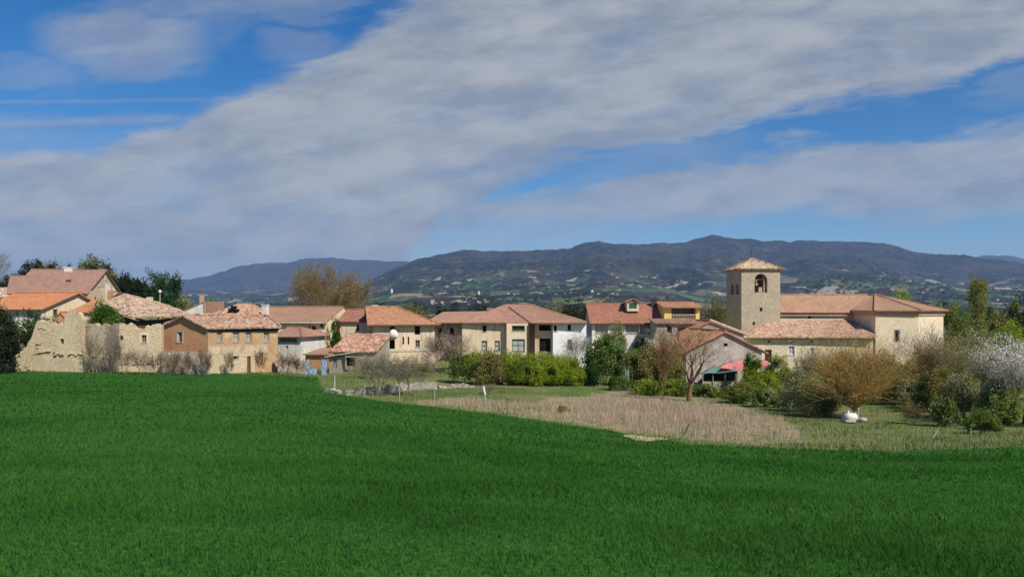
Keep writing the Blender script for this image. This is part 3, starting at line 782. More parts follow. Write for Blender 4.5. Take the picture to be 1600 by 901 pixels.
cr = MB(); cr.tube(np.array(ap)-(0,0,.1), np.array(ap)+(0,0,1.5), .05, .03, 6); a_ = np.array(ap)
cr.box((a_[0],a_[1]), (1,0), (0,1), -.32, .32, -.02, .02, a_[2]+1.0, a_[2]+1.07); cr.build('weather_cross', MT['iron'], tower)
bl = MB(); bx_, by_ = tw.P(tw.L*.42, .75, 0)[:2]; z1 = wz(437,112)
prof = [(.06,0),(.20,-.05),(.26,-.25),(.30,-.5),(.42,-.72),(.47,-.82)]
for (r0,h0),(r1,h1) in zip(prof[:-1], prof[1:]): bl.tube((bx_,by_,z1+h0), (bx_,by_,z1+h1), r0, r1, 16, False)
bl.build('bell', MT['bronze'], tower, smooth=True)
fr = MB(); fr.box(tw.B, tw.e1, tw.e2, tw.L*.36, tw.L*.62, .68, .82, z1, z1+.16); fr.box(tw.B, tw.e1, tw.e2, tw.L*.60, tw.L*.615, .35, .75, wz(457,112), wz(430,112)); fr.box(tw.B, tw.e1, tw.e2, tw.L*.455, tw.L*.54, .1, .5, wz(457,112), wz(448.5,112)); fr.build('bell_frame', MT['church_stone'], tower)
# nave
nv = Sub((1200,118), (1372,118), 9.0, 485, 'apse_plaster')
q = nv.hole('front', (1262.5,492.5,1268,497)); window(ch, nv.F['front'], q, style='void', frame='dark_wood', bars=(0,0), sill=False)
ro = nv.roof('x', wz(460.5,122)-nv.eave, 'tile_church', oh=.55, rp=.45, name='nave_roof', **NEW)
nv.root = ch; w_ = nv.build_walls(); w_.name = 'nave_wall'
cn = MB(); fc = nv.F['front']; cn.box(fc.O, fc.e, fc.n, 1.2, fc.L, -.32, -.002, nv.eave-.85, nv.eave-.26); cn.build('cornice', MT['pink_plaster'], w_)
# presbytery: polygonal, higher plastered block at the right
pts = [np.array([wx(px, D), D]) for px, D in ((1368,109.5), (1435,109.3), (1474,113.5))]
pts += [np.array([pts[2][0]-3.2, 125.0]), np.array([wx(1330,119.5), 125.0])]
PE = wz(484, 110); pz = min(gz(*q) for q in pts)-.4; cen = np.mean(pts, 0)
apx = np.array([wx(1367,121.9), 121.9]); apz = wz(459.6, 121.9)
pm = MB(); wn = []
for i in range(5):
    a, b = pts[i], pts[(i+1)%5]; e = (b-a)/np.linalg.norm(b-a); n_ = np.array([-e[1], e[0]])
    fc = Face(a, e, n_, np.linalg.norm(b-a)); hl = []
    if i == 0: hl = [(*fc.rect((1398.5,516,1405,532.5)), 'rect')]; wn.append((fc, hl[0]))
    wall_mesh(pm, fc, 0 if i != 1 else .0, fc.L, pz, lambda u: PE-.05, hl, th=.6)
pm = pm.build('presbytery_wall', MT['apse_plaster'], ch)
w0 = window(ch, wn[0][0], wn[0][1], style='void', frame='dark_wood', bars=(1,1), rec=.3, surround='concrete')
co = MB()
for i in range(5):
    a, b = pts[i], pts[(i+1)%5]; e = (b-a)/np.linalg.norm(b-a); n_ = np.array([-e[1], e[0]]); L = np.linalg.norm(b-a)
    co.box(a, e, n_, -.12, L+.12, -.16-.003*i, -.004, PE-.85, PE-.40); co.box(a, e, n_, -.25, L+.25, -.34-.003*i, -.004, PE-.399, PE-.10-.004*i)
co.build('cornice', MT['pink_plaster'], pm)
pr = MB(); ring = []
for i in range(5):
    d_ = (pts[i]-cen); d_ = pts[i]+d_/np.linalg.norm(d_)*.75; ring.append((d_[0], d_[1], PE-.08))
for i in range(5):
    a, b = ring[i], ring[(i+1)%5]; roof_sheet(pr, a, b, (*apx, apz), (*apx, apz), **NEW)
for i in range(4): ridge_caps(pr, np.array(ring[i])+(0,0,.06), np.array((*apx, apz+.06)))
pr.build('presbytery_roof', MT['tile_church'], pm)
# front annex
an = Sub((1168,106), (1364,106.3), 11.5, 526.5, 'annex_stone')
sp_ = [(1232,540.5,1241.5,554,'curtain'), (1266,543,1272,552,'curtain')]
for r in sp_:
    q = an.hole('front', r[:4]); window(ch, an.F['front'], q, style=r[4], frame='white_paint', bars=(1,1), surround='white_plaster')
for r in ((1199.5,532,1204,534.5), (1233,532,1238,534.8), (1266,532,1271,534.8)): an.hole('front', r)
q = an.hole('front', (1195,546,1206,566)); door(ch, an.F['front'], q, mat='dark_wood')
aw = MB()
for k in ('front', 'left', 'right'):
    fc = an.F[k]; top = (lambda u: an.eave-.1)
    if k == 'front': wall_mesh(aw, fc, 0, fc.L, an.zb, top, an.holes[k])
    else: wall_mesh(aw, fc, TH, fc.L-TH, an.zb, top, an.holes[k])
aw = aw.build('annex_wall', MT['annex_stone'], ch)
bd = MB(); fc = an.F['front']; hl = [(*fc.rect(r), 'rect') for r in ()]
bd.box(fc.O, fc.e, fc.n, -.05, fc.L+.05, -.35, -.003, an.eave-.30, an.eave-.11); bd.build('cornice', MT['pink_plaster'], aw)
ar_ = MB()
A0 = (wx(1159,105.3),105.3,wz(527,105.3)); A1 = (wx(1367,105.3),105.3,wz(527,105.3)); A2 = (wx(1328,117.9),117.9,wz(499.5,117.9)); A3 = (wx(1200,113),113,wz(500.5,113))
roof_sheet(ar_, A0, A1, A2, A3, amp=.055, pitch=.30, sag=.10, jag=.06, th=.14)
roof_sheet(ar_, (wx(1152,114),114,wz(526,114)), A0, A3, A3, amp=.055, pitch=.30, sag=.06, jag=.05, th=.14)
roof_sheet(ar_, A1, (wx(1372,111),111,wz(522,111)), A2, A2, amp=.05, pitch=.30, sag=.05, jag=.05, th=.14)
ar_.build('annex_roof', MT['tile_old_red'], aw)

# ================================================================== LEFT SIDE
# rose-roofed house at the back left
H = House('stone_house', 'large house with a dull rose gable roof, highest on the left', 'house', (18,110), (135,113), None, None, 456, 'ochre_plaster', skew=(-1.5,12.5))
H.roof('x', wz(422,118)-H.eave, 'tile_rose', oh=.5, ohg=.35, rp=.5, **NEW)
H.win('right', (145,455,149.5,462), style='void', frame='dark_wood', bars=(0,0), sill=False)
H.build_walls({'right': 'ochre_plaster'})
H.fascia('eave_wood', .22, oh=.5, drop=.2)
H.chimney(H.L*.50, H.W*.5, H.eave+2.6, wz(417.5,118), 1.1); H.chimney(H.L-.4, H.W*.55, H.eave+2, wz(420,118), .9, 'verge')
sk = MB(); q = H.P(H.L*.57, H.W*.2, 0)
sk.box(H.B, H.e1, H.e2, H.L*.60, H.L*.66, H.W*.22, H.W*.29, H.eave+1.45, H.eave+1.95); sk.build('skylight', MT['iron'], H.roofo)
# lower left wing of its roof
W_ = House('stone_outbuilding', 'low rose tiled wing stepping down left of the big rose roof', 'house', (14,109), (40,110), 9, None, 456.5, 'ochre_plaster')
W_.roof('x', wz(432,114)-W_.eave, 'tile_rose', oh=.4, rp=.5, **NEW); W_.build_walls()
# orange-roofed white house
H = House('white_house', 'white house under a bright orange tiled roof at the left edge of the village', 'house', (-30,97), (64,96), None, None, 481, 'white_plaster', skew=(3.2,8.5))
H.roof('x', wz(457.5,101)-H.eave, 'tile_orange', oh=.5, ohg=.5, rp=.55, **NEW)
H.win('front', (22,484,30,494), style='glass', frame='white_paint'); H.win('front', (44,484,52,494), style='glass', frame='white_paint')
H.win('right', (83,483,90,493), style='glass', frame='brown_door')
H.build_walls({'right': 'cream_plaster'}); H.fascia('eave_wood', .2, oh=.5, drop=.24)
dp = MB(); dp.tube(H.P(H.L+.08, 2.2, H.eave), H.P(H.L+.08, 2.2, H.zb), .07, .07, 6); dp.build('drainpipe', MT['grey_wood'], H.root)
H = House('orange_lean_to', 'small lean-to with an orange tiled roof beside the white house gable', 'shed', (108,93), (139,93), 5, None, 487, 'ochre_plaster')
H.roof('shed', wz(470,98)-H.eave, 'tile_orange', oh=.3, ohg=.15, **NEW); H.build_walls()
H = House('brick_stub', 'small patch of red brick wall under a tile cap behind the ruined wall', 'shed', (88,88), (101,88), 2.5, None, 494, 'brown_brick')
H.roof('y', wz(488,89)-H.eave, 'tile_orange', oh=.15, ohg=.1, **NEW); H.build_walls()
# far-left tiled roof
H = House('old_house', 'old house with pale tiled roof cut off by the left edge', 'house', (-60,122), (22,122), 9, None, 463, 'ochre_plaster')
H.roof('x', wz(450,126)-H.eave, 'tile_old', oh=.4, **OLD2); H.build_walls()

# ruined walls with ragged tops
def ragged(name, label, cat, p0, p1, prof, holes, mat, th=.65, mats=None, step=.22, seed=1, amp=.28, ledges=()):
    A = np.array([wx(*p0), p0[1]]); Bq = np.array([wx(*p1), p1[1]]); L = np.linalg.norm(Bq-A); e = (Bq-A)/L; n_ = np.array([-e[1], e[0]])
    fc = Face(A, e, n_, L); us = [(fc.u(px), py) for px, py in prof]
    xs = [u for u, _ in us]; zs = [fc.z(py, u) for u, py in us]
    def top(u):
        k = math.floor(u/step)
        return float(np.interp(u, xs, zs)) + amp*(float(vnoise(k*1.7+seed, seed*3.1))-.5) + .12*(float(vnoise(u*5, 8.8+seed))-.5)
    zb = min(gz(*A), gz(*Bq), gz(*((A+Bq)/2)))-.5
    hl = [(*fc.rect(r[:4]), 'rect') for r in holes]
    mb = MB(); wall_mesh(mb, fc, 0, L, zb, top, hl, th=th, step=step)
    rg = np.random.default_rng(seed)
    for px0, px1, py, dp_ in ledges:      # projecting courses and fallen stones
        u0, u1 = fc.u(px0), fc.u(px1); u = u0
        while u < u1:
            w = rg.uniform(.18, .5); zc = fc.z(py, u)+rg.normal()*.07; h = rg.uniform(.08, .18)
            if rg.random() < .75: mb.box(fc.O, fc.e, fc.n, u, u+w*.92, -dp_*rg.uniform(.4,1), .01, zc-h, zc)
            u += w
    # loose stones on the crown of the wall
    for i in range(int(L/.5)):
        u = rg.uniform(.1, L-.4); t = top(u)-.05; s_ = rg.uniform(.12, .34)
        mb.box(fc.O, fc.e, fc.n, u, u+s_, rg.uniform(.02,.15), rg.uniform(.35,.6), t, t+s_*rg.uniform(.3,.8))
    o = mb.build(name, MT[mat], None, origin=(A[0], A[1], gz(*A))); tag(o, label, cat)
    return o, fc, hl
o, fc, hl = ragged('ruined_wall', 'ruined cream stone house wall stepping down to the left with one square black opening', 'ruin', (8,82), (128,81.5),
  [(8,579),(14,566),(28,552),(40,543),(50,524),(56,506),(60,499),(85,506),(100,505),(101,492),(108,486),(118,489),(126,490),(128,500)],
  [(93.5,529,100,537)], 'ruin_stone', seed=3, ledges=((55,90,548.5,.22),(86,127,552,.25),(20,50,574,.2),(60,68,512,.12),(57,62,536,.15),(57,62,543,.12)))
ragged('ruined_wall', 'grey ruined wall half covered with bare vines, between the two cream ruin walls', 'ruin', (128.5,82.3), (186,82.0),
  [(128,507),(150,506),(165,510),(178,508),(186,506)], [], 'ruin_grey', seed=9, amp=.35, ledges=((130,170,556,.15),))
o, fc, hl = ragged('ruined_wall', 'pale ruined wall with jagged crown and small brown shuttered window', 'ruin', (186.3,82.0), (253,82.6),
  [(186,506),(196,508),(203,505),(214,513),(222,512),(235,510),(252,507)], [(187,524.5,192.5,531), (221,523,229,535)], 'ruin_stone', seed=5, amp=.42, ledges=((190,250,566,.15),))
window(o, fc, hl[1], style='brown_door', frame='grey_wood', bars=(1,0), surround='apse_plaster')
o = bpy.data.objects['ruined_wall.002'] if 'ruined_wall.002' in bpy.data.objects else o

# big barn with the sagging old roof
H = House('old_barn', 'big old barn with a sagging mottled stone-coloured roof behind the ruined walls', 'barn', (206,88), (300,92), None, None, 497, 'grey_plaster', skew=(-6.8,6.2))
E = H.eave; mb = MB()
a = (wx(207,87.3),87.3,wz(496,87.3)); b = (wx(305,90.5),90.5,wz(492,90.5)); c_ = (wx(262,99),99,wz(476,99)); d_ = (wx(196,96),96,wz(459,96)); e_ = (wx(140,96),96,wz(477,96)); f_ = (wx(186,99),99,wz(457,99))
roof_sheet(mb, a, b, c_, d_, **OLD); roof_sheet(mb, e_, a, d_, d_, **OLD); roof_sheet(mb, c_, (wx(150,106),106,wz(478,106)), f_, d_, **OLD)
H.roofo = mb.build('roof', MT['tile_old'], H.root)
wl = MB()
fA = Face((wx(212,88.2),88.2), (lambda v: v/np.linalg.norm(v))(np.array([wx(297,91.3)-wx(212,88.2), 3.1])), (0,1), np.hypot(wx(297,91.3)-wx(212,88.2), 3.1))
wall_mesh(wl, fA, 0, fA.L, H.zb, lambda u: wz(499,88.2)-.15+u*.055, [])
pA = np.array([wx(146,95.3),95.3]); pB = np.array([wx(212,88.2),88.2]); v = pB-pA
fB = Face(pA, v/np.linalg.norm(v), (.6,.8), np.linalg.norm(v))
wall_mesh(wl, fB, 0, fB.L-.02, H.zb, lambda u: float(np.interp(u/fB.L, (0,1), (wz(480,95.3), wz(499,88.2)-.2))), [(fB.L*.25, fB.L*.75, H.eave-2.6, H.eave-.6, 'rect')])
wl.build('wall', MT['eave_wood'], H.root)  # dark wall colour stands in for the shade below the eave
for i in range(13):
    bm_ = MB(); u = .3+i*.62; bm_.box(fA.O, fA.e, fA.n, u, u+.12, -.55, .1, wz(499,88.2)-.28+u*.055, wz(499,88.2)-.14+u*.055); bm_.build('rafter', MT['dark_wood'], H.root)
for (px, py0, py1, D, m) in ((168.5,444,453,101,'chimney_white'),(172,454,466,99,'brown_brick')):
    c_b = MB(); x = wx(px, D); c_b.abox(x-.24, x+.24, D-.24, D+.24, wz(py1,D)-1.5, wz(py0,D)); c_b.build('chimney', MT[m], H.roofo)
c_b = MB(); x = wx(234,97); c_b.abox(x-.3, x+.3, 96.7, 97.3, wz(478,97)-.8, wz(464,97)); c_b.build('chimney', MT['verge'], H.roofo)
H = House('ruined_gable', 'crumbling stone gable standing behind the big sagging roof, right of the rose roof', 'ruin', (131,104), (180,103), 4, None, 466, 'ruin_stone')
H.top['front'] = lambda u: wz(float(np.interp(u/H.L, (0,.2,.45,.75,.9,1), (470,455,448,455,449,462))), 104)+.4*(float(vnoise(math.floor(u/.4)*1.3, 4))-.5)
H.top['front_x'] = tuple(np.arange(.2, H.L, .2)); H.hole('front', (147,464,151,470)); H.build_walls()
# white gable with chimney
H = House('white_house', 'white gabled house end with a thin chimney beyond the old barn roof', 'house', (281,118), (320,118), 8, None, 488, 'white_plaster')
H.roof('y', wz(471,118)-H.eave, 'tile_brown', rp=.97, oh=.1, ohg=.1, caps=False, **NEW); H.build_walls()
H.chimney(H.L*.62, 2.5, H.eave+.8, wz(459,119), .55, 'pink_plaster')
# brick house
BH = House('brick_house', 'brick farmhouse with brown gable and four small upper windows under a wavy roof', 'house', (325,82.8), (434,86.8), None, None, 512, 'orange_brick', skew=(-6.1,2.3))
fc = BH.F['front']
BH.root['label'] = 'brick farmhouse with brown gable and four small upper windows under a wavy roof'
mb = MB(); fz = lambda px, py, D: (wx(px, D), D, wz(py, D))
a = fz(323.5,512.5,82.45); b = fz(439,511,86.4); c_ = fz(419,493,89.5); d_ = fz(300,492,87.3); g0 = fz(286,493.5,83.6); l0 = fz(251,509.5,84.9); l1 = fz(262,502,90)
# cross gable over the brick end, long wavy slope over the front
roof_sheet(mb, a, b, c_, d_, **OLD2); roof_sheet(mb, g0, a, d_, d_, **OLD2)
roof_sheet(mb, l1, l0, g0, d_, **OLD2); roof_sheet(mb, b, fz(432,505,90.5), c_, c_, **OLD2); roof_sheet(mb, fz(432,505,91.5), l1, d_, c_, **OLD2)
ridge_caps(mb, np.array(d_)+(0,0,.07), np.array(c_)+(0,0,.07), .13); ridge_caps(mb, np.array(c_)+(0,0,.05), np.array(b)+(0,0,.07), .13)
BH.roofo = mb.build('roof', MT['tile_old_red'], BH.root)
for (x0, x1) in ((339,347.5), (364,374), (384,393.5), (412.5,421)):
    BH.win('front', (x0,517,x1,534), style='curtain', frame='grey_wood', rec=.2, bars=(1,1))
BH.door('front', (385.5,556,392,583), mat='brown_door'); BH.win('front', (364,556,373,561.5), style='void', frame='grey_wood', bars=(0,0))
BH.win('left', (277,518.5,284.5,534.5), style='void', frame='grey_wood', bars=(1,1), surround='grey_plaster')
fl = BH.F['left']; zc = BH.eave
lt = lambda u: float(np.interp(u/fl.L, (0,.5,1), (fl.z(509.5,0), fl.z(494.5,fl.L/2)-.1, fl.z(513.5,fl.L))))
BH.top['left'] = lt; BH.top['left_x'] = (fl.L*.5,)
BH.top['front'] = lambda u: BH.eave-.06
BH.build_walls({'left': 'brown_brick', 'back': 'brown_brick'})
vg = MB()
for s0, s1 in ((0,.5),(.5,1)):
    n = 9
    for i in range(n):
        t0, t1 = s0+(s1-s0)*i/n, s0+(s1-s0)*(i+.93)/n
        za, zb_ = lt(t0*fl.L), lt(t1*fl.L)
        vg.add([fl.pt(t0*fl.L,-.14,za-.16), fl.pt(t1*fl.L,-.14,zb_-.16), fl.pt(t1*fl.L,-.14,zb_+.05), fl.pt(t0*fl.L,-.14,za+.05),
                fl.pt(t0*fl.L,0,za-.16), fl.pt(t1*fl.L,0,zb_-.16), fl.pt(t1*fl.L,0,zb_+.05), fl.pt(t0*fl.L,0,za+.05)], [(0,1,2,3),(0,4,5,1),(3,2,6,7),(0,3,7,4),(1,5,6,2)])
vg.build('eave_cornice', MT['pink_plaster'], BH.root)
ev = MB(); n = 46
for i in range(n): u = fc.L*i/n; ev.box(fc.O, fc.e, fc.n, u, u+fc.L/n*.6, -.3, -.004, BH.eave-.26, BH.eave-.12)
ev.box(fc.O, fc.e, fc.n, 0, fc.L, -.15, -.003, BH.eave-.40, BH.eave-.262); ev.build('eave_cornice', MT['dark_wood'], BH.root)
# plaster band and rendered ground floor, standing proud of the brick, left open round the door and vent
def skin(hs, side, px0, px1, pyt, pyb, mat, name, th=.03, avoid=()):
    fc = hs.F[side]; u0, u1 = max(.0, fc.u(px0)), min(fc.L, fc.u(px1)); zt = fc.z(pyt, (u0+u1)/2); zb = fc.z(pyb, (u0+u1)/2)
    mb = MB(); f2 = Face(fc.O-fc.n*th, fc.e, fc.n, fc.L)
    hl = [h for h in hs.holes[side] if h[1] > u0 and h[0] < u1 and h[3] > zb and h[2] < zt]
    hl = [(h[0], h[1], max(h[2], zb+.001), min(h[3], zt-.001), h[4]) for h in hl]
    wall_mesh(mb, f2, u0, u1, zb, lambda u: zt, hl, th=th-.004, step=.5)
    return mb.build(name, MT[mat], hs.root)
skin(BH, 'front', 326, 418, 540, 551.5, 'lower_plaster', 'plaster_band', .035)
skin(BH, 'front', 326, 398, 552, 592, 'ruin_stone', 'ground_floor_render', .05)
skin(BH, 'left', 252, 325, 549, 592, 'ruin_stone', 'ground_floor_render', .05)
# farm yard wall in front of the house and at the right
ragged('garden_wall', 'low rough stone yard wall running along the field in front of the brick gable', 'wall', (253,81.2), (325,80.8), [(253,553),(280,552),(300,556),(325,553)], [], 'rubble', th=.4, seed=12, amp=.25)
ragged('garden_wall', 'low broken stone yard wall at the right end of the brick farmhouse', 'wall', (434,85.2), (478,86.2), [(434,548),(445,560),(452,552),(462,560),(478,566)], [], 'rubble', th=.4, seed=15, amp=.4)

# rounded old roof and brown roof behind
H = House('old_house', 'old house with holed rounded tile roof peeking over the brick farmhouse ridge', 'house', (330,104), (390,104), 9, None, 492, 'ruin_stone')
H.roof('x', wz(475.5,108)-H.eave, 'tile_old_red', oh=.4, ends=(2.2,1.2), **OLD2); H.build_walls()
for (px, py) in ((362,484),(370,485),(366,480)):
    D = 105.2 if py > 482 else 106.5; hb = MB(); x = wx(px, D); hb.abox(x-.25, x+.25, D-.7, D+.4, wz(py+2,D), wz(py-1,D)+.12); hb.build('roof_gap', MT['void'], H.roofo)  # solid near-black boxes, the shade inside the roof holes put into their colour
hb = MB(); x = wx(386,103.2); hb.add([(x-.5,103.2,wz(492,103)),(x+.5,103.2,wz(492,103)),(x,103.2,wz(481,103)),(x-.5,104,wz(492,103)),(x+.5,104,wz(492,103)),(x,104,wz(481,103))],[(0,1,2),(3,5,4),(0,3,4,1),(1,4,5,2),(2,5,3,0)]); hb.build('dormer', MT['brown_brick'], H.roofo)
CH = House('cream_house', 'pale yellow house with a long brown roof and a cream gutter behind the brick farmhouse', 'house', (392,106), (512,104), None, None, 500, 'yellow_plaster', skew=(2.2,9.6))
CH.roof('x', wz(479.5,110)-CH.eave, 'tile_brown', oh=.5, ohg=.08, rp=.5, **NEW)
CH.win('front', (486.5,509,493.5,521), style='glass', frame='brown_door', bars=(1,0)); CH.win('front', (500,506,505,511), style='glass', frame='brown_door', bars=(0,0))
CH.build_walls(); CH.fascia('verge', .22, oh=.52, drop=.2)
dp = MB(); fc = CH.F['front']
for px, y0, y1 in ((484.5,506,542), (496.5,514,545)):
    u = fc.u(px); dp.tube(fc.pt(u,-.08,fc.z(y0,u)), fc.pt(u,-.08,fc.z(y1,u)), .06, .06, 6)
dp.build('drainpipe', MT['iron'], CH.root)
fl2 = CH.F['front']; sb = MB(); u0, u1 = fl2.u(450), fl2.L; sb.box(fl2.O, fl2.e, fl2.n, u0, u1, -.05, -.002, fl2.z(541,u0), fl2.z(539,u0)); sb.build('string_course', MT['verge'], CH.root)
CH.chimney(CH.F['front'].u(405), 1.6, CH.eave-.2, wz(475.5,106), .75)
H = House('annex_house', 'small pale house with short mauve roof and teal shutters between brick and yellow houses', 'house', (432,96), (470,95), 6, None, 524, 'white_plaster')
H.roof('x', wz(511.5,98.5)-H.eave, 'tile_mauve', oh=.5, ohg=.4, ends=(0,2.0), **NEW)
H.win('front', (437,525.5,464,534), style='green_cloth', frame='grey_wood', bars=(2,0), rec=.05)
H.win('front', (446,540,450,544), style='void', frame='grey_wood', bars=(0,0), sill=False); H.build_walls()
H = House('cream_bay', 'cream porch block with one white window in front of the yellow house', 'house', (468,99), (484,99), 5, None, 524, 'yellow_plaster')
H.roof('shed', .5, 'tile_mauve', oh=.35, ohg=.3, **NEW); H.win('front', (471,529,476,537), style='curtain', frame='white_paint'); H.build_walls()
H = House('brown_shed', 'low shed with a plain brown sheet roof in front of the yellow house', 'shed', (477,93), (515,92), 4, None, 553, 'brown_brick')
H.roof('shed', wz(544,96)-H.eave, 'tile_brown', oh=.3, ohg=.2, **NEW); H.build_walls()
# shed with the tile pile roof
H = House('tile_shed', 'rough shed with mottled red tiles between yellow house and orange hip roof', 'shed', (518,93), (585,92), 5.5, None, 548, 'rubble')
H.roof('shed', wz(521,98)-H.eave, 'tile_pile', oh=.3, ohg=.3, amp=.07, pitch=.3, sag=.08, jag=.12, th=.12)
H.hole('front', (540,558,556,572)); H.build_walls()
H = House('plank_shed', 'little grey plank hut with a tilted white sheet roof at the field edge', 'shed', (514,88), (533,88), 2.2, None, 557, 'grey_wood')
mb = MB(); mb.box(H.B, H.e1, H.e2, -.4, H.L+1.6, -.5, 2.8, H.eave+.02, H.eave+.1)
mb.v = [(x, y, z+(x-H.B[0])*.16-(y-88)*.03) for x, y, z in mb.v]; H.top['front'] = H.top['back'] = lambda u: H.eave; mb.build('roof', MT['white_plaster'], H.root); H.door('front', (521,559,526,574), mat='grey_wood'); H.build_walls()
# pale wall and red roof house behind
H = House('old_house', 'pale walled house with a red tiled roof behind the mottled tile shed', 'house', (531,105), (579,104.5), 9, None, 501, 'cream_plaster')
H.roof('x', wz(484,109)-H.eave, 'tile_red', oh=.4, ohg=.5, **NEW); H.win('front', (557,507,561,517), style='void', frame='grey_wood', bars=(0,0), sill=False); H.build_walls()
H = House('old_house', 'low red roofed house half seen right of the yellow house gable', 'house', (518,120), (550,120), 9, None, 497, 'pink_plaster')
H.roof('x', wz(486,124)-H.eave, 'tile_red', **NEW); H.build_walls()

# ================================================================== MIDDLE
# hip-roofed orange house
H = House('hip_roof_house', 'cream house under an orange hipped roof with two dark loggias', 'house', (583,99), (679,101), 10, None, 503.5, 'cream_plaster')
H.roof('x', wz(479.5,104)-H.eave, 'tile_orange_worn', oh=.75, ohg=.8, ends=(0,4.6), **NEW)
H.hole('front', (609,506,617,521)); H.hole('front', (648,506,656.5,522.5)); H.hole('front', (609,531,617,545))
H.win('front', (649,531,656,542), style='void', frame='grey_wood')
for px in (629,637): H.hole('front', (px,526,px+2.5,538))
H.hole('left', (566,487,577,499)); H.top['left_x'] = (H.W*.5,)
H.build_walls({'left': 'pink_plaster'}); H.fascia('eave_wood', .2, oh=.75, drop=.3)
H.chimney(.6, 6.2, H.eave+1.0, wz(476.5,105), .75)
sb = MB(); fc = H.F['front']; sb.box(fc.O, fc.e, fc.n, 0, fc.L, -.08, -.003, fc.z(548,0)-.12, fc.z(546,0)); sb.build('string_course', MT['verge'], H.root)
# white covered shape standing on the balcony of that house: satellite dish
def dish(name, px, py, D, r, label, tilt=.35):
    x, z = wx(px, D), wz(py, D); mb = MB(); n = 20; rings = 5
    V_ = []; 
    for j in range(rings+1):
        rr = r*j/rings
        for i in range(n):
            t = 2*math.pi*i/n; lx, lz = rr*math.cos(t), rr*math.sin(t); dy = -.35*r*(1-(rr/r)**2)
            V_.append((x+lx, D-dy*1.0-lz*tilt, z+lz))
    fs = [(j*n+i, j*n+(i+1)%n, (j+1)*n+(i+1)%n, (j+1)*n+i) for j in range(rings) for i in range(n)]
    V2 = [(a, b+.03, c) for a, b, c in V_]; mb.add(V_, fs); mb.add(V2, [f[::-1] for f in fs])
    k = rings*n; mb.add([V_[k+i] for i in range(n)]+[V2[k+i] for i in range(n)], [(i, (i+1)%n, n+(i+1)%n, n+i) for i in range(n)])
    root = empty(name, (x, D, z-r), label, 'antenna'); mb.build('dish', MT['white_paint'], root, smooth=True)
    m2 = MB(); m2.tube((x, D+.05, z), (x, D+1.0, z-.2), .05, .05, 6); m2.build('bracket', MT['iron'], root)
    m3 = MB(); m3.tube((x, D+.05, z-r*.9), (x, D-.6*r, z-.1), .02, .02, 5); m3.tube((x, D-.6*r, z-.14), (x, D-.6*r-.12, z-.06), .05, .06, 8); m3.build('receiver_arm', MT['iron'], root)
# white awning box on the hip-roofed house
aw_ = empty('window_awning', (wx(614,98.6),98.6,wz(527,98.6)), 'bulging white canvas awning over the dark doorway of the orange hip-roofed house', 'awning')
mb = MB(); x = wx(614.5,98.5); zc_ = wz(522.5,98.5); nu, nw = 18, 10; V_ = []
for j in range(nw+1):
    ph = math.pi*j/nw
    for i in range(nu):
        t = 2*math.pi*i/nu; k = 1+.25*float(fbm(math.cos(t)*1.7+2, math.cos(ph)*2+math.sin(t), 3, 6))*2
        V_.append((x+.58*math.sin(ph)*math.cos(t)*k, 98.75+.5*math.sin(ph)*math.sin(t)*k, zc_+.62*math.cos(ph)*k))
mb.add(V_, [(j*nu+i, j*nu+(i+1)%nu, (j+1)*nu+(i+1)%nu, (j+1)*nu+i) for j in range(nw) for i in range(nu)])
mb.build('canvas', MT['white_paint'], aw_, smooth=True); m2 = MB(); m2.tube((x-.8, 98.88, zc_+.62), (x+.8, 98.88, zc_+.62), .05, .05, 6); m2.build('rail', MT['iron'], aw_)

# the long mauve-roofed house
LH = House('long_house', 'long cream house with wide dull mauve roof and green framed windows', 'house', (722,102.15), (791,102.15), 10, None, 505, 'cream_plaster')
def wing(root_of, Bc, Cc, depth, eave, wall, **k):
    s = Sub(Bc, Cc, depth, eave, wall, **k); s.root = root_of; return s
LH.win('front', (754,508,760,518), style='void', frame='dark_wood', bars=(0,0))
LH.win('front', (752.5,532,761,548), style='curtain', frame='green_paint', bars=(0,1)); LH.win('front', (773,532,781,548), style='curtain', frame='green_paint', bars=(0,1))
LH.top = {}; LH.build_walls()
w1 = wing(LH.root, (678,106), (722,106), 7, 504.5, 'grey_plaster'); w1.hole('front', (684,512,690,528)); w1.hole('front', (703,512,709,524)); w1.build_walls()
w2 = wing(LH.root, (791.5,101.2), (825,101.2), 8, 505, 'apse_plaster')
w2.win('front', (800,508.5,820,516.5), style='glass', frame='green_paint', bars=(1,0)); w2.win('front', (800,529.5,820,549), style='curtain', frame='green_paint', bars=(1,1), label='wide green framed window with pale curtains'); w2.build_walls()
w3 = wing(LH.root, (824,105), (842,105), 6, 505, 'grey_plaster'); w3.build_walls()
w4 = wing(LH.root, (836,102.6), (871,102.6), 8, 505, 'ochre_plaster')
q = w4.hole('front', (842,507.5,861,516.5)); w4.win('front', (842.5,528.5,860.5,549), style='void', frame='dark_wood', bars=(1,1)); w4.build_walls()
w5 = wing(LH.root, (864,101.7), (916,101.7), 8, 504.5, 'bright_white')
w5.win('front', (865.5,508,870,517), style='void', frame='dark_wood', bars=(0,0)); w5.win('front', (887,507,892,516), style='void', frame='dark_wood', bars=(0,0))
w5.win('front', (886.5,530,893,545), style='glass', frame='brown_door', bars=(0,1)); w5.build_walls()
mb = MB()
E1 = wz(504.3,101.5); rl = (wx(789,108),108,wz(476.3,108)); rr_ = (wx(831,108),108,wz(476.3,108))
f0 = (wx(721,101.6),101.6,E1); f1 = (wx(917,100.8),100.8,E1); bk = 116
roof_sheet(mb, f0, f1, rr_, rl, **NEW)
roof_sheet(mb, f1, (wx(915,bk),bk,E1), rr_, rr_, **NEW)
lm = (wx(686,109),109,wz(487,109)); 
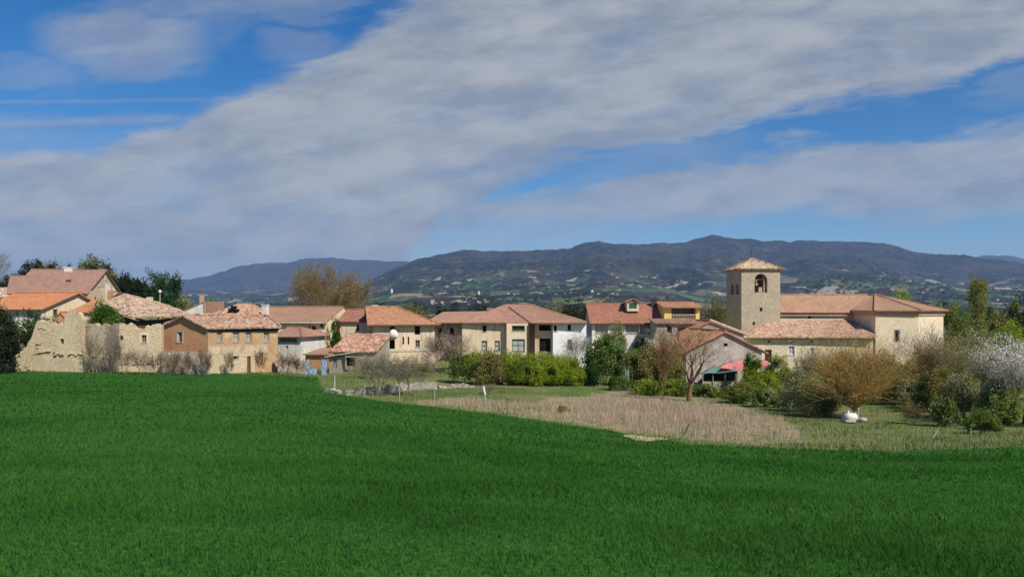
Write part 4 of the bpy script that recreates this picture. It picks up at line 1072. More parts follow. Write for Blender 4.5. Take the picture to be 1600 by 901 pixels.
roof_sheet(mb, (wx(664,104.2),104.2,wz(504,104.2)), (wx(740,103.9),103.9,wz(504,103.9)), (wx(765,109),109,wz(486,109)), (wx(692,109),109,wz(487.5,109)), **NEW)
roof_sheet(mb, (wx(664,112),112,wz(503,112)), (wx(664,104.2),104.2,wz(504,104.2)), (wx(692,109),109,wz(487.5,109)), (wx(692,109),109,wz(487.5,109)), **NEW)
roof_sheet(mb, (wx(915,bk),bk,E1), (wx(735,bk),bk,E1), rl, rr_, **NEW); roof_sheet(mb, (wx(735,bk),bk,E1), f0, rl, rl, **NEW)
roof_sheet(mb, (wx(765,bk),bk,E1), (wx(664,bk),bk,E1), (wx(692,109),109,wz(487.5,109)), (wx(765,109),109,wz(486,109)), **NEW)
ridge_caps(mb, rl, rr_, .13); ridge_caps(mb, rr_, f1, .12); ridge_caps(mb, rl, f0, .1)
pA = (wx(829,101.0),101.0,E1+.05); ridge_caps(mb, (wx(795,107),107,wz(479,107)), pA, .1)
LH.roofo = mb.build('roof', MT['tile_mauve'], LH.root)
for (px, py) in ((766,481),(806,479)): c_b = MB(); x = wx(px,109.5); c_b.abox(x-.5, x+.5, 109, 110, wz(py+4,109), wz(py,109)); c_b.build('chimney', MT['tile_mauve'], LH.roofo)
dp = MB()
for px, D in ((790,102.6),(826,101.0),(836.5,102.8)): dp.tube((wx(px,D), D, wz(506,D)), (wx(px,D), D, wz(556,D)), .08, .08, 6)
dp.build('drainpipe', MT['eave_wood'], LH.root)
# red-roofed house with the dormer
RH = House('red_roof_house', 'house with a bright brick-red roof and a small green dormer, left of the yellow terrace', 'house', (925,111), (1034,111), 11, None, 502, 'white_plaster')
RH.roof('x', wz(474.5,116.5)-RH.eave, 'tile_red', oh=.6, ohg=.4, **NEW)
for (x0, x1) in ((930,950), (978,998), (1000,1028)): RH.win('front', (x0,506,x1,521), style='grey_plaster', frame='grey_wood', bars=(1,0), rec=.12)
RH.hole('front', (1002,527,1008,534)); RH.build_walls(); RH.fascia('eave_wood', .2, oh=.6, drop=.32)
fc = RH.F['front']
D = 113.2; x0, x1 = wx(980,D), wx(998,D); dm = MB(); fcd = Face((x0, D), (1,0), (0,1), x1-x0)
h_ = (.25, x1-x0-.3, wz(482,D), wz(472.8,D), 'rect'); wall_mesh(dm, fcd, 0, fcd.L, wz(486,D), lambda u: wz(471,D), [h_], th=.15)
for u in (0, fcd.L-.15): dm.box(fcd.O, fcd.e, fcd.n, u, u+.15, .15, 2.6, wz(486,D), wz(471,D))
dmo = dm.build('dormer', MT['cream_plaster'], RH.roofo); 
dr = MB(); xm = (x0+x1)/2
roof_sheet(dr, (x0-.3,D+3,wz(471.4,D)), (x0-.3,D-.3,wz(471.4,D)), (xm,D-.3,wz(466.5,D)), (xm,D+3,wz(466.5,D)), **NEW); roof_sheet(dr, (x1+.3,D-.3,wz(471.4,D)), (x1+.3,D+3,wz(471.4,D)), (xm,D+3,wz(466.5,D)), (xm,D-.3,wz(466.5,D)), **NEW)
dr.build('dormer_roof', MT['tile_red'], dmo); wb = MB(); wb.box(fcd.O, fcd.e, fcd.n, h_[0]+.01, h_[1]-.01, .08, .12, h_[2]+.01, h_[3]-.01); wb.build('dormer_window', MT['green_paint'], dmo)
RH.chimney(RH.L*.96, 4.6, RH.eave+1.6, wz(467.5,116), .55, 'iron')
dish('satellite_dish', 1010.5, 516.5, 110.4, .42, 'white satellite dish on the shaded wall of the red-roofed house')
# yellow terrace house
YH = House('terrace_house', 'yellow pillared house with a deep roof terrace, right of the red-roofed house', 'house', (1038,110), (1093,110), 9, None, 479, 'egg_yellow')
YH.hole('front', (1049,481.5,1087,499.5))
YH.roof('x', wz(472.5,114)-YH.eave, 'tile_orange_worn', oh=.6, ohg=.3, **NEW); YH.build_walls()
bk_ = MB(); fc = YH.F['front']; bk_.box(fc.O, fc.e, fc.n, fc.u(1049)+.01, fc.u(1087)-.01, 2.6, 2.8, fc.z(500,3), fc.z(480,3)); bk_.build('terrace_wall', MT['grey_plaster'], YH.root)
rl_ = MB()
for i in range(16): u = fc.u(1049)+.1+(fc.u(1087)-fc.u(1049)-.2)*i/15; rl_.tube(fc.pt(u,.15,fc.z(500,u)), fc.pt(u,.15,fc.z(492,u)), .035, .035, 5)
rl_.box(fc.O, fc.e, fc.n, fc.u(1049), fc.u(1087), .1, .2, fc.z(492,3), fc.z(491,3)); rl_.build('railing', MT['verge'], YH.root)
# rubble buildings under the terrace
H = House('rubble_house', 'rough rubble stone house with broken openings under the yellow terrace', 'house', (1026,105), (1096,105), 5, None, 504, 'rubble')
H.roof('shed', .5, 'tile_brown', oh=.4, ohg=.3, **OLD2)
H.hole('front', (1058,511,1072,527)); H.hole('front', (1042,508,1050,520)); H.hole('front', (1035,528,1041,536)); H.hole('front', (1078,512,1082,518)); H.build_walls()
ragged('ruined_wall', 'rubble wall sloping down to the left below the terrace house, dark shrub before it', 'wall', (1006,101), (1062,100), [(1006,528),(1020,530),(1026,515),(1034,512),(1046,522),(1062,528)], [], 'rubble', th=.5, seed=22, amp=.5)
H = House('stone_barn', 'rubble barn gable with a pale verge just left of the church tower base', 'barn', (1070,101), (1162,101), 9, None, 521, 'white_plaster')
H.roof('y', wz(501.5,101)-H.eave, 'tile_orange_worn', rp=.42, oh=.3, ohg=.25, **OLD2); H.build_walls({'front': 'rubble'})
vg = MB(); fc = H.F['front']; r = H.L*.42
vg.add([fc.pt(r,-.27,H.top['front'](r-.01)+.16), fc.pt(H.L+.3,-.27,H.eave-.12), fc.pt(H.L+.3,-.27,H.eave+.14), fc.pt(r,-.27,H.top['front'](r-.01)+.42),
        fc.pt(r,-.02,H.top['front'](r-.01)+.16), fc.pt(H.L+.3,-.02,H.eave-.12), fc.pt(H.L+.3,-.02,H.eave+.14), fc.pt(r,-.02,H.top['front'](r-.01)+.42)], [(0,1,2,3),(3,2,6,7),(0,4,5,1),(4,7,6,5),(1,5,6,2),(0,3,7,4)]); vg.build('verge', MT['verge'], H.root)
# front barn
BN = House('barn', 'grey plastered barn with low orange tiled gable roof and one tiny vent', 'barn', (1072,91), (1190,92), None, None, 547, 'barn_plaster', skew=(-1.8,9.5))
BN.roof('y', wz(517,91)-BN.eave, 'tile_orange_worn', rp=.50, oh=.7, ohg=.35, **OLD2)
BN.hole('front', (1131,536,1137,541)); BN.build_walls()
# pink and green awnings in front of the barn
sh = empty('garden_shelter', (wx(1120,88),88,gz(wx(1120,88),88)), 'open garden shelter with a faded green sheet roof on thin posts before the grey barn', 'shelter')
mb = MB(); D0, D1 = 86.2, 90.4
def sheet(mb, pts, th=.04):
    a = [np.array(p) for p in pts]; mb.add(a+[p-(0,0,th) for p in a], [(0,1,2,3),(7,6,5,4),(0,4,5,1),(1,5,6,2),(2,6,7,3),(3,7,4,0)])
def sagsheet(mb, a, b, c, d, sag=.18, n=8, th=.03):
    a, b, c, d = [np.array(q, float) for q in (a,b,c,d)]; V_ = []
    for j in range(n+1):
        for i in range(n+1):
            s, t = i/n, j/n; p = (a*(1-s)+b*s)*(1-t)+(d*(1-s)+c*s)*t
            p = p-(0,0,sag*math.sin(math.pi*s)*math.sin(math.pi*t)-.05*math.sin(9*s+3*t)); V_.append(p)
    fs = [(j*(n+1)+i, j*(n+1)+i+1, (j+1)*(n+1)+i+1, (j+1)*(n+1)+i) for j in range(n) for i in range(n)]
    mb.add(V_, fs); mb.add([p-(0,0,th) for p in V_], [f[::-1] for f in fs])
sagsheet(mb, (wx(1096,D0),D0,wz(584,D0)), (wx(1152,D0),D0,wz(580,D0)), (wx(1148,D1),D1,wz(568,D1)), (wx(1112,D1),D1,wz(573,D1)))
mb.build('canopy', MT['green_cloth'], sh)
for px in (1098,1114,1133,1150):
    m2 = MB(); x = wx(px,86.5); m2.tube((x,86.5,gz(x,86.5)-.1), (x,86.5,wz(583,86.5)), .06, .06, 6); m2.build('post', MT['grey_wood'], sh)
m2 = MB(); x0 = wx(1098,86.6); x1 = wx(1150,86.6); m2.abox(x0, x1, 86.6, 86.9, gz(x0,86.6)-.3, wz(596,86.6)); m2.build('low_wall', MT['rubble'], sh)
m2 = MB(); m2.abox(wx(1100,90), wx(1152,90), 89.9, 90.1, gz(x0,90)-.3, wz(580,90)); m2.build('back_panel', MT['dark_wood'], sh)
s2 = empty('awning', (wx(1150,89),89,wz(575,89)), 'faded pink canvas awning sloping from the grey barn wall beside the green shelter', 'awning')
mb = MB(); sagsheet(mb, (wx(1124,87),87,wz(575,87)), (wx(1168,87),87,wz(579,87)), (wx(1164,91),91,wz(562,91)), (wx(1136,91),91,wz(567,91))); mb.build('canvas', MT['pink_cloth'], s2)
for px in (1160,): 
    m2 = MB(); x = wx(px,87.2); m2.tube((x,87.2,gz(x,87.2)-.1), (x,87.2,wz(578,87.2)), .05, .05, 6); m2.build('post', MT['grey_wood'], s2)
s3 = empty('awning', (wx(1190,90),90,wz(565,90)), 'small pink canvas awning near the church annex, half hidden by the green bush', 'awning')
mb = MB(); sagsheet(mb, (wx(1180,88.5),88.5,wz(573,88.5)), (wx(1202,88.5),88.5,wz(573,88.5)), (wx(1200,91),91,wz(563,91)), (wx(1184,91),91,wz(563,91))); mb.build('canvas', MT['pink_cloth'], s3)
for px in (1183,1199):
    m2 = MB(); x = wx(px,88.7); m2.tube((x,88.7,gz(x,88.7)-.1), (x,88.7,wz(574,88.7)), .05, .05, 6); m2.build('post', MT['grey_wood'], s3)
# ------------------------------------------------------------------ plants
def grow(rnd, segs, tips, p, d, L, r, lvl, prm):
    """recursive branching: straight-ish limb of a few segments with side shoots"""
    n = prm['n'][min(lvl, len(prm['n'])-1)]; st = L/n; wob = prm['wob']; up = prm['up']
    x, y, z = p; dx, dy, dz = d; rr = r
    for i in range(n):
        dx += rnd.gauss(0, wob); dy += rnd.gauss(0, wob); dz += rnd.gauss(0, wob)+up
        k = 1/math.sqrt(dx*dx+dy*dy+dz*dz+1e-9); dx *= k; dy *= k; dz *= k
        nx_, ny_, nz_ = x+dx*st, y+dy*st, z+dz*st; r2 = r*(1-(i+1)/n*.6)
        segs.append((x, y, z, nx_, ny_, nz_, rr, r2, lvl)); x, y, z = nx_, ny_, nz_; rr = r2
        if lvl < prm['lv'] and (i >= prm['first'][min(lvl, len(prm['first'])-1)] or i == n-1):
            for _ in range(prm['ch'][min(lvl, len(prm['ch'])-1)]):
                a = rnd.uniform(0, 2*math.pi); s = prm['ang']*rnd.uniform(.6, 1.3)
                ux, uy, uz = (-dy, dx, 0) if abs(dz) < .95 else (1, 0, 0)
                q = 1/math.sqrt(ux*ux+uy*uy+uz*uz); ux *= q; uy *= q; uz *= q
                vx, vy, vz = dy*uz-dz*uy, dz*ux-dx*uz, dx*uy-dy*ux
                ca, sa = math.cos(a), math.sin(a); cs_, ss = math.cos(s), math.sin(s)
                nd = (dx*cs_+(ux*ca+vx*sa)*ss, dy*cs_+(uy*ca+vy*sa)*ss, dz*cs_+(uz*ca+vz*sa)*ss)
                grow(rnd, segs, tips, (x, y, z), nd, L*rnd.uniform(*prm['len']), rr*.62, lvl+1, prm)
    if lvl >= prm['lv']-1: tips.append((x, y, z))

def seg_mesh(S, n):
    p = S[:, 0:3]; q = S[:, 3:6]; d = q-p; d /= np.linalg.norm(d, axis=1, keepdims=True)+1e-9
    ref = np.where(np.abs(d[:, 2:3]) < .9, np.array([[0,0,1.]]), np.array([[1.,0,0]]))
    a = np.cross(d, ref); a /= np.linalg.norm(a, axis=1, keepdims=True)+1e-9; b = np.cross(d, a)
    V = []
    for c, r in ((p, S[:, 6:7]), (q, S[:, 7:8])):
        for i in range(n):
            t = 2*math.pi*i/n; V.append(c+r*(a*math.cos(t)+b*math.sin(t)))
    V = np.stack(V, 1); m_ = len(S); base = (np.arange(m_)*2*n)[:, None]
    Fc = np.concatenate([base+np.array([[i, (i+1)%n, n+(i+1)%n, n+i]]) for i in range(n)], 0)
    return V.reshape(-1, 3), Fc
def leaf_mesh(rg, C, s, flat=0.0):
    n = len(C); a = rg.normal(size=(n,3)); a /= np.linalg.norm(a, axis=1, keepdims=True)
    b = rg.normal(size=(n,3)); b -= (b*a).sum(1, keepdims=True)*a; b /= np.linalg.norm(b, axis=1, keepdims=True)
    sz = s*rg.uniform(.55, 1.25, (n,1)); a = a*sz; b = b*sz*.62
    V = np.stack([C-a, C-b*.9+a*.1, C+a, C+b*.9+a*.1], 1).reshape(-1,3)
    return V, np.arange(n*4).reshape(n,4)

BR = {  # branching habits
 'willow': dict(n=[2,5,5,4,3], first=[0,1,1,1,0], ch=[4,1,1,1], lv=4, ang=.5, len=(.55,.85), wob=.13, up=.07),
 'bowl': dict(n=[2,6,5,4,3], first=[0,1,1,1,0], ch=[5,2,1,1], lv=4, ang=.62, len=(.75,1.3), wob=.12, up=.09),
 'tree': dict(n=[5,4,4,3,3], first=[2,1,1,0,0], ch=[3,2,1,2], lv=4, ang=.62, len=(.5,.78), wob=.12, up=.05),
 'fruit': dict(n=[3,4,4,3,3], first=[1,1,0,0,0], ch=[3,2,1,1], lv=4, ang=.75, len=(.55,.8), wob=.14, up=.06),
 'shrub': dict(n=[4,4,3,3], first=[1,0,0,0], ch=[2,1,1], lv=3, ang=.6, len=(.5,.8), wob=.16, up=.05),
 'poplar': dict(n=[9,4,3], first=[1,0,0], ch=[4,2], lv=2, ang=.38, len=(.14,.28), wob=.05, up=.16),
 'round': dict(n=[5,4,4,3,3], first=[1,1,0,0,0], ch=[3,2,2,2], lv=4, ang=.8, len=(.5,.7), wob=.14, up=.03)}

def plant(name, label, cat, px, top, D, w, habit, bark, leafm, nleaf, lsz, seed, base=None, stems=1, group=None, lean=0., spread=.5, r0=.16,
          jit=.25, depth=1.0, zb=None, dens_noise=0.0, lowfill=0.0, partn=('trunk', 'crown'), rmin=.008):
    rnd = random.Random(seed); rg = np.random.default_rng(seed)
    x, y = wx(px, D), D; z0 = gz(x, y) if zb is None else zb
    H_ = wz(top, D)-z0; W_ = w/F*D
    segs, tips = [], []; prm = BR[habit]
    for k in range(stems):
        a = 2*math.pi*(k+rnd.random()*.6)/stems; sp_ = spread*rnd.uniform(.25, 1) if stems > 1 else .04
        d = (math.cos(a)*sp_+lean, math.sin(a)*sp_, 1.0); q = 1/math.sqrt(d[0]**2+d[1]**2+1)
        o_ = .12 if stems > 1 else 0
        grow(rnd, segs, tips, (math.cos(a)*o_*rnd.random()*stems*.3, math.sin(a)*o_*rnd.random()*stems*.3, 0), tuple(c*q for c in d), .45, .05, 0, prm)
    S = np.array(segs); T = np.array(tips)
    zmax = np.percentile(S[:,5], 99.5); xr = (np.percentile(S[:,3], 1), np.percentile(S[:,3], 99)); yr = (np.percentile(S[:,4], 1), np.percentile(S[:,4], 99))
    kz = H_/zmax; kx = W_/(xr[1]-xr[0]); ky = W_*depth/(yr[1]-yr[0])
    cx0 = (xr[0]+xr[1])/2*kx; hshift = lambda z: np.clip(z/zmax, 0, 1)
    for c in (0, 3):
        hz_ = hshift(S[:, c+2]); S[:, c] = S[:, c]*kx - cx0*hz_; S[:, c+1] *= ky; S[:, c+2] *= kz
    hz_ = hshift(T[:, 2]); T[:, 0] = T[:, 0]*kx - cx0*hz_; T[:, 1] *= ky; T[:, 2] *= kz
    S[:, 2] -= .12*(S[:, 2] < .02)
    sc = r0/.05; S[:, 6:8] *= sc; lv = S[:, 8]
    S[:, 6:8] = np.maximum(S[:, 6:8], rmin)
    O = np.array([x, y, z0]); S[:, 0:3] += O; S[:, 3:6] += O; T = T+O
    root = empty(name, tuple(O), label, cat, group)
    thick = lv <= 1
    Vs, Fs = [], []; off = 0
    V1, F1 = seg_mesh(S[thick], 6); V2, F2 = seg_mesh(S[~thick], 3)
    np_mesh(partn[0] if partn[0] != 'trunk' or stems == 1 else 'stems', np.concatenate([V1, V2]), np.concatenate([F1, F2+len(V1)]), MT[bark], root)
    if nleaf:
        if lowfill > 0:     # leaves down the limbs as well
            sel = S[lv >= 1]; k = int(len(T)*lowfill)+1; m_ = sel[rg.integers(0, len(sel), k), 3:6]; T = np.concatenate([T, m_])
        if dens_noise:
            nn = fbm(T[:,0]*.9+seed, T[:,2]*.9+T[:,1]*.7, 3, seed); T = T[nn > np.quantile(nn, dens_noise)]
        C = T[rg.integers(0, len(T), nleaf)] + rg.normal(size=(nleaf,3))*jit*np.array([1,1,.8])
        C = C[C[:,2] > gfast(C[:,0], C[:,1])+.02] if zb is None else C
        Vl, Fl = leaf_mesh(rg, C, lsz)
        np_mesh(partn[1] if stems == 1 else 'foliage', Vl, Fl, MT[leafm], root)
    return root

def bush(name, label, cat, px, top, D, w, leafm, nleaf, lsz, seed, bark='bark_brown', group=None, depth=.8, lobes=9, zb=None, flat=1.0, ragged=.35, bottom=0.0, stem=True, second=None):
    """leafy mass: lobes of leaf-sized faces with gaps, over visible stems"""
    rg = np.random.default_rng(seed); rnd = random.Random(seed)
    x, y = wx(px, D), D; z0 = gz(x, y) if zb is None else zb; H_ = wz(top, D)-z0; W_ = w/F*D
    C0 = []; 
    for i in range(lobes):
        t = rg.uniform(-1, 1); r = rg.uniform(.20, .36)
        hz = rg.uniform(bottom+.2, 1-r*.9)*(1-.35*abs(t)**2)
        C0.append((t*(1-r*.9)*W_/2, rg.uniform(-1,1)*W_*depth*.30, hz*H_, r*W_*.62*rg.uniform(.8,1.15), r*H_*1.15*rg.uniform(.8,1.2)))
    C0.append((0, 0, (.5+bottom*.4)*H_, W_*.36, H_*.44*(1-bottom*.6)))
    C0 = np.array(C0); wts = C0[:,3]**2*C0[:,4]; wts /= wts.sum()
    nleaf = int(nleaf*1.6); ragged *= .75
    k = rg.choice(len(C0), nleaf, p=wts); d = rg.normal(size=(nleaf,3)); d /= np.linalg.norm(d, axis=1, keepdims=True)
    rr = rg.uniform(0, 1, nleaf)**.45*(1+rg.normal(size=nleaf)*.10)
    rr *= 1+ragged*fbm(d[:,0]*2.3+k*3.1, d[:,2]*2.3+d[:,1]*1.9, 4, seed)*2
    Pp = np.stack([C0[k,0]+d[:,0]*rr*C0[k,3], C0[k,1]+d[:,1]*rr*C0[k,3]*depth, C0[k,2]+d[:,2]*rr*C0[k,4]], 1)
    nn = fbm(Pp[:,0]*1.1+seed, Pp[:,2]*1.3+Pp[:,1]*.9, 4, seed+5); Pp = Pp[nn > np.quantile(nn, .18)]
    zt = np.percentile(Pp[:,2], 99.5); Pp[:,2] *= H_/zt
    xl, xh = np.percentile(Pp[:,0], .8), np.percentile(Pp[:,0], 99.2); Pp[:,0] = (Pp[:,0]-(xl+xh)/2)*W_/(xh-xl)
    O = np.array([x, y, z0]); Pp = Pp+O
    if zb is None: Pp = Pp[Pp[:,2] > gfast(Pp[:,0], Pp[:,1])+.02]
    root = empty(name, tuple(O), label, cat, group)
    if second is None:
        Vl, Fl = leaf_mesh(rg, Pp, lsz); np_mesh('foliage', Vl, Fl, MT[leafm], root)
    else:
        n2 = fbm(Pp[:,0]*.8, Pp[:,2]*.9, 3, seed+9) + rg.normal(size=len(Pp))*.08; s_ = n2 > .04
        Vl, Fl = leaf_mesh(rg, Pp[~s_], lsz); np_mesh('foliage', Vl, Fl, MT[leafm], root)
        Vl, Fl = leaf_mesh(rg, Pp[s_], lsz); np_mesh('foliage', Vl, Fl, MT[second], root)
    if stem:
        segs, tips = [], []
        for s_ in range(7):
            a = rnd.uniform(0, 6.28); sp_ = rnd.uniform(.1, .8)
            grow(rnd, segs, tips, (rnd.uniform(-.06,.06), rnd.uniform(-.06,.06), -.02), (math.cos(a)*sp_*.7, math.sin(a)*sp_*.5, .8), .42, .02, 0, BR['shrub'])
        S = np.array(segs); S = S[S[:,8] <= 2]
        kz = H_/max(S[:,5].max(), .1)*.93; kx = W_/max(np.ptp(S[:,3]), .1)*.85
        for c in (0, 3): S[:, c] *= kx; S[:, c+1] *= kx*depth; S[:, c+2] *= kz
        S[:, 6:8] *= 1.6; S[:,0:3] += O; S[:,3:6] += O
        Vb, Fb = seg_mesh(S, 3); np_mesh('stems', Vb, Fb, MT[bark], root)
    return root

# --- behind the left houses
plant('bare_tree', 'bare grey tree rising at the very left edge behind the old roofs', 'tree', -4, 396, 150, 44, 'tree', 'bark_grey', 'bud', 900, .10, 11, r0=.14)
plant('bare_tree', 'thin bare grey tree between the dark oaks behind the rose roof', 'tree', 76, 404, 172, 40, 'tree', 'bark_grey', 'bud', 900, .12, 12, r0=.14)
bush('evergreen_tree', 'round dark evergreen tree above the left end of the rose roof', 'tree', 50, 407, 165, 36, 'leaf_oak', 4200, .22, 13, lobes=10, bottom=.45)
bush('evergreen_tree', 'small dark evergreen tree top just left of the white chimney on the rose roof', 'tree', 84, 410, 170, 20, 'leaf_oak', 2600, .20, 14, lobes=6, bottom=.4)
bush('evergreen_tree', 'low olive evergreen spreading at the left beside the rose roof slope', 'tree', 25, 428, 160, 52, 'leaf_oak', 3800, .22, 15, bottom=.3)
bush('evergreen_tree', 'tall olive green tree directly behind the right chimney of the rose-roofed house', 'tree', 146, 403, 152, 52, 'leaf_oak', 7000, .22, 16, lobes=14, bottom=.35, second='leaf_olive')
bush('evergreen_tree', 'tiny dark treetop peeking over the middle of the rose roof ridge', 'tree', 108, 413, 175, 12, 'leaf_oak', 900, .20, 17, lobes=4, bottom=.4)
bush('evergreen_tree', 'olive tree crown right of the tallest tree, behind the crumbling gable', 'tree', 170, 420, 155, 40, 'leaf_oak', 4200, .22, 18, bottom=.3, second='leaf_olive')
bush('evergreen_tree', 'dark evergreen tree, first of the row descending right of the crumbling gable', 'tree', 197, 429, 150, 38, 'leaf_dark', 4600, .22, 19, bottom=.3)
bush('evergreen_tree', 'dark evergreen tree lower down the descending row, above the sagging barn roof', 'tree', 219, 437, 148, 36, 'leaf_dark', 4200, .22, 20, bottom=.3)
bush('evergreen_tree', 'lowest dark evergreen of the descending row, beside the feathery green tree', 'tree', 236, 450, 146, 28, 'leaf_oak', 3000, .22, 21, bottom=.3)
plant('conifer', 'feathery bright green tree with ragged spires above the sagging barn roof', 'tree', 248, 426, 132, 26, 'poplar', 'bark_brown', 'leaf_conifer', 4200, .17, 22, r0=.14, jit=.35)
plant('conifer', 'feathery green tree with a forked top right of its taller twin above the barn', 'tree', 264, 430, 134, 28, 'poplar', 'bark_brown', 'leaf_conifer', 4200, .17, 23, r0=.14, jit=.35)
bush('round_tree', 'small olive green tree left of the white gable chimney', 'tree', 287, 462, 140, 34, 'leaf_olive', 2600, .2, 24)
bush('round_tree', 'small yellowish green tree between the white gable and the holed roof', 'tree', 335, 468, 140, 28, 'leaf_mid', 2400, .2, 25)
# --- left ruin
bush('ivy_bush', 'big dark ivy thicket swallowing the left end of the ruined wall', 'bush', 0, 484, 79.5, 54, 'leaf_dark', 12000, .13, 30, lobes=14, ragged=.6, second='leaf_oak')
bush('ivy_bush', 'bright green ivy climbing behind the stepped ruin wall under the white house', 'bush', 52, 489, 84.5, 62, 'leaf_ivy', 7000, .12, 31, lobes=9, bottom=.2, second='leaf_dark')
bush('ivy_bush', 'small green bush showing over the ruin wall beside the brick patch', 'bush', 82, 495, 85, 28, 'leaf_ivy', 2600, .11, 32, bottom=.3)
bush('ivy_bush', 'dense green ivy mass on the wall crown in front of the sagging barn', 'bush', 164, 474, 85, 54, 'leaf_ivy', 11000, .11, 33, lobes=14, bottom=.4, second='leaf_mid', ragged=.2)
for i, (px, top, w, lab) in enumerate(((150, 512, 44, 'dense bare vines climbing the grey part of the ruined wall'), (176, 520, 40, 'tangled bare vines at the right edge of the grey ruined wall'),
    (196, 540, 30, 'bare grey shrub at the foot of the pale ruin below the tiny black hole'), (222, 546, 34, 'bare twiggy shrub below the brown shuttered ruin window'),
    (246, 548, 26, 'leafless grey shrub where the pale ruin meets the brick gable'), (268, 549, 28, 'bare shrub under the left part of the brown brick gable'),
    (296, 548, 34, 'bare bushy shrub under the brown brick gable window'), (320, 546, 26, 'dark leafless shrub at the near corner of the brick farmhouse'))):
    plant('bare_shrub', lab, 'shrub', px, top, 80.4-.1*i, w, 'shrub', 'bark_grey' if i < 5 else 'bark_brown', 'bud', 500, .05, 40+i, stems=5, r0=.022, spread=.9, rmin=.009, depth=.25)
for i, (px, top, w, lab) in enumerate(((358, 549, 16, 'thin climbing vine between plaster band and small vent of the farmhouse'), (407, 546, 20, 'thin climbing vine right of the brown farmhouse door'),
    (447, 550, 34, 'bare vine arching over the low wall right of the farmhouse'), (466, 556, 24, 'small bare shrub left of the blue sheets'))):
    plant('climbing_vine', lab, 'vine', px, top, 82.6+.6*i, w, 'shrub', 'bark_brown', 'bud', 300, .05, 55+i, stems=4, r0=.02, spread=.4, rmin=.011, depth=.2)
# --- behind the middle
plant('bare_tree', 'largest bare brown tree towering behind the yellow house roof', 'tree', 498, 414, 165, 94, 'tree', 'bark_rust', 'leaf_rust', 7500, .13, 60, r0=.26, jit=.8, stems=4, spread=.3, rmin=.016)
plant('bare_tree', 'bare brown tree right of the largest one, behind the half seen red roof', 'tree', 548, 425, 165, 62, 'tree', 'bark_rust', 'leaf_rust', 5000, .13, 61, r0=.24, jit=.8, stems=3, spread=.25, rmin=.016)
plant('bare_tree', 'low bare brown tree between the two big bare trees', 'tree', 528, 446, 150, 50, 'tree', 'bark_brown', 'leaf_olive', 1800, .13, 62, r0=.2, jit=.5, rmin=.015)
bush('hedge', 'small dark green hedge piece between the yellow gable and the pale wall', 'hedge', 525, 497, 103, 16, 'leaf_ivy', 2600, .12, 63, lobes=6, ragged=.15)
for i, (px, top, D, w, lm, lab) in enumerate(((640, 474, 260, 60, 'leaf_olive', 'low olive tree clump behind the orange hip roof ridge'), (692, 480, 230, 34, 'leaf_dark', 'dark tree clump between orange hip roof and mauve roof'),
    (745, 474, 300, 40, 'leaf_dark', 'dark tree clump behind the left slope of the mauve roof'), (868, 472, 210, 50, 'leaf_olive', 'olive brown tree clump right of the mauve roof ridge'),
    (900, 470, 200, 46, 'leaf_oak', 'dark olive tree clump just left of the brick-red roof'), (940, 468, 240, 60, 'leaf_olive', 'olive tree clump behind the brick-red roof left of its dormer'),
    (1050, 467, 220, 50, 'leaf_olive', 'low olive tree clump behind the yellow terrace house'))):
    bush('tree_clump', lab, 'tree', px, top, D, w, lm, 3800, .30, 70+i, group=None)
plant('bare_tree', 'tall olive bare tree behind the tower left side, nearest the tower', 'tree', 1120, 466, 138, 40, 'tree', 'bark_brown', 'leaf_olive', 3600, .14, 80, r0=.18, jit=.5, stems=2, spread=.25, rmin=.014)
plant('bare_tree', 'greyish bare tree between the yellow terrace and the church tower', 'tree', 1102, 470, 145, 34, 'tree', 'bark_grey', 'leaf_greygreen', 2400, .14, 81, r0=.16, jit=.5, stems=2, spread=.25, rmin=.014)
bush('round_tree', 'bright green treetop peeking over the right slope of the church roof', 'tree', 1412, 452, 150, 44, 'leaf_bright', 5000, .2, 82)
plant('poplar', 'tall narrow grey green poplar standing right of the church', 'tree', 1524, 438, 135, 32, 'poplar', 'bark_grey', 'leaf_olive', 11000, .16, 83, r0=.2, jit=.45, stems=2, spread=.12)
bush('round_tree', 'light green tree filling the gap between church apse and poplar', 'tree', 1492, 474, 128, 56, 'leaf_mid', 9000, .19, 84, second='leaf_olive')
bush('round_tree', 'brownish tree right of the poplar in the middle distance', 'tree', 1560, 487, 170, 48, 'leaf_rust', 4600, .24, 85, second='leaf_olive')
bush('round_tree', 'dark olive tree cut by the right edge above the white blossom', 'tree', 1604, 462, 118, 58, 'leaf_oak', 9000, .2, 86, lobes=14, second='leaf_olive')
bush('conical_bush', 'vivid green pointed bush behind the white blossom tree', 'bush', 1568, 506, 96, 62, 'leaf_bright', 9000, .14, 87, ragged=.2)
bush('round_tree', 'brown grey thicket below the poplar, right of the apse', 'tree', 1520, 515, 110, 60, 'leaf_greygreen', 6000, .15, 88, second='leaf_rust')
for i, (px, top, w, D) in enumerate(((1478, 470, 30, 300), (1545, 474, 26, 380), (1583, 476, 24, 360), (1445, 470, 24, 400), (655, 470, 26, 420), (712, 471, 22, 450), (590, 472, 26, 380), (1078, 470, 20, 400))):
    bush('distant_tree', 'small dark tree in the valley beyond the village roofs', 'tree', px, top, D, w, 'leaf_dark', 900, .5, 90+i, group='dark trees in the valley beyond the roofs', stem=False)
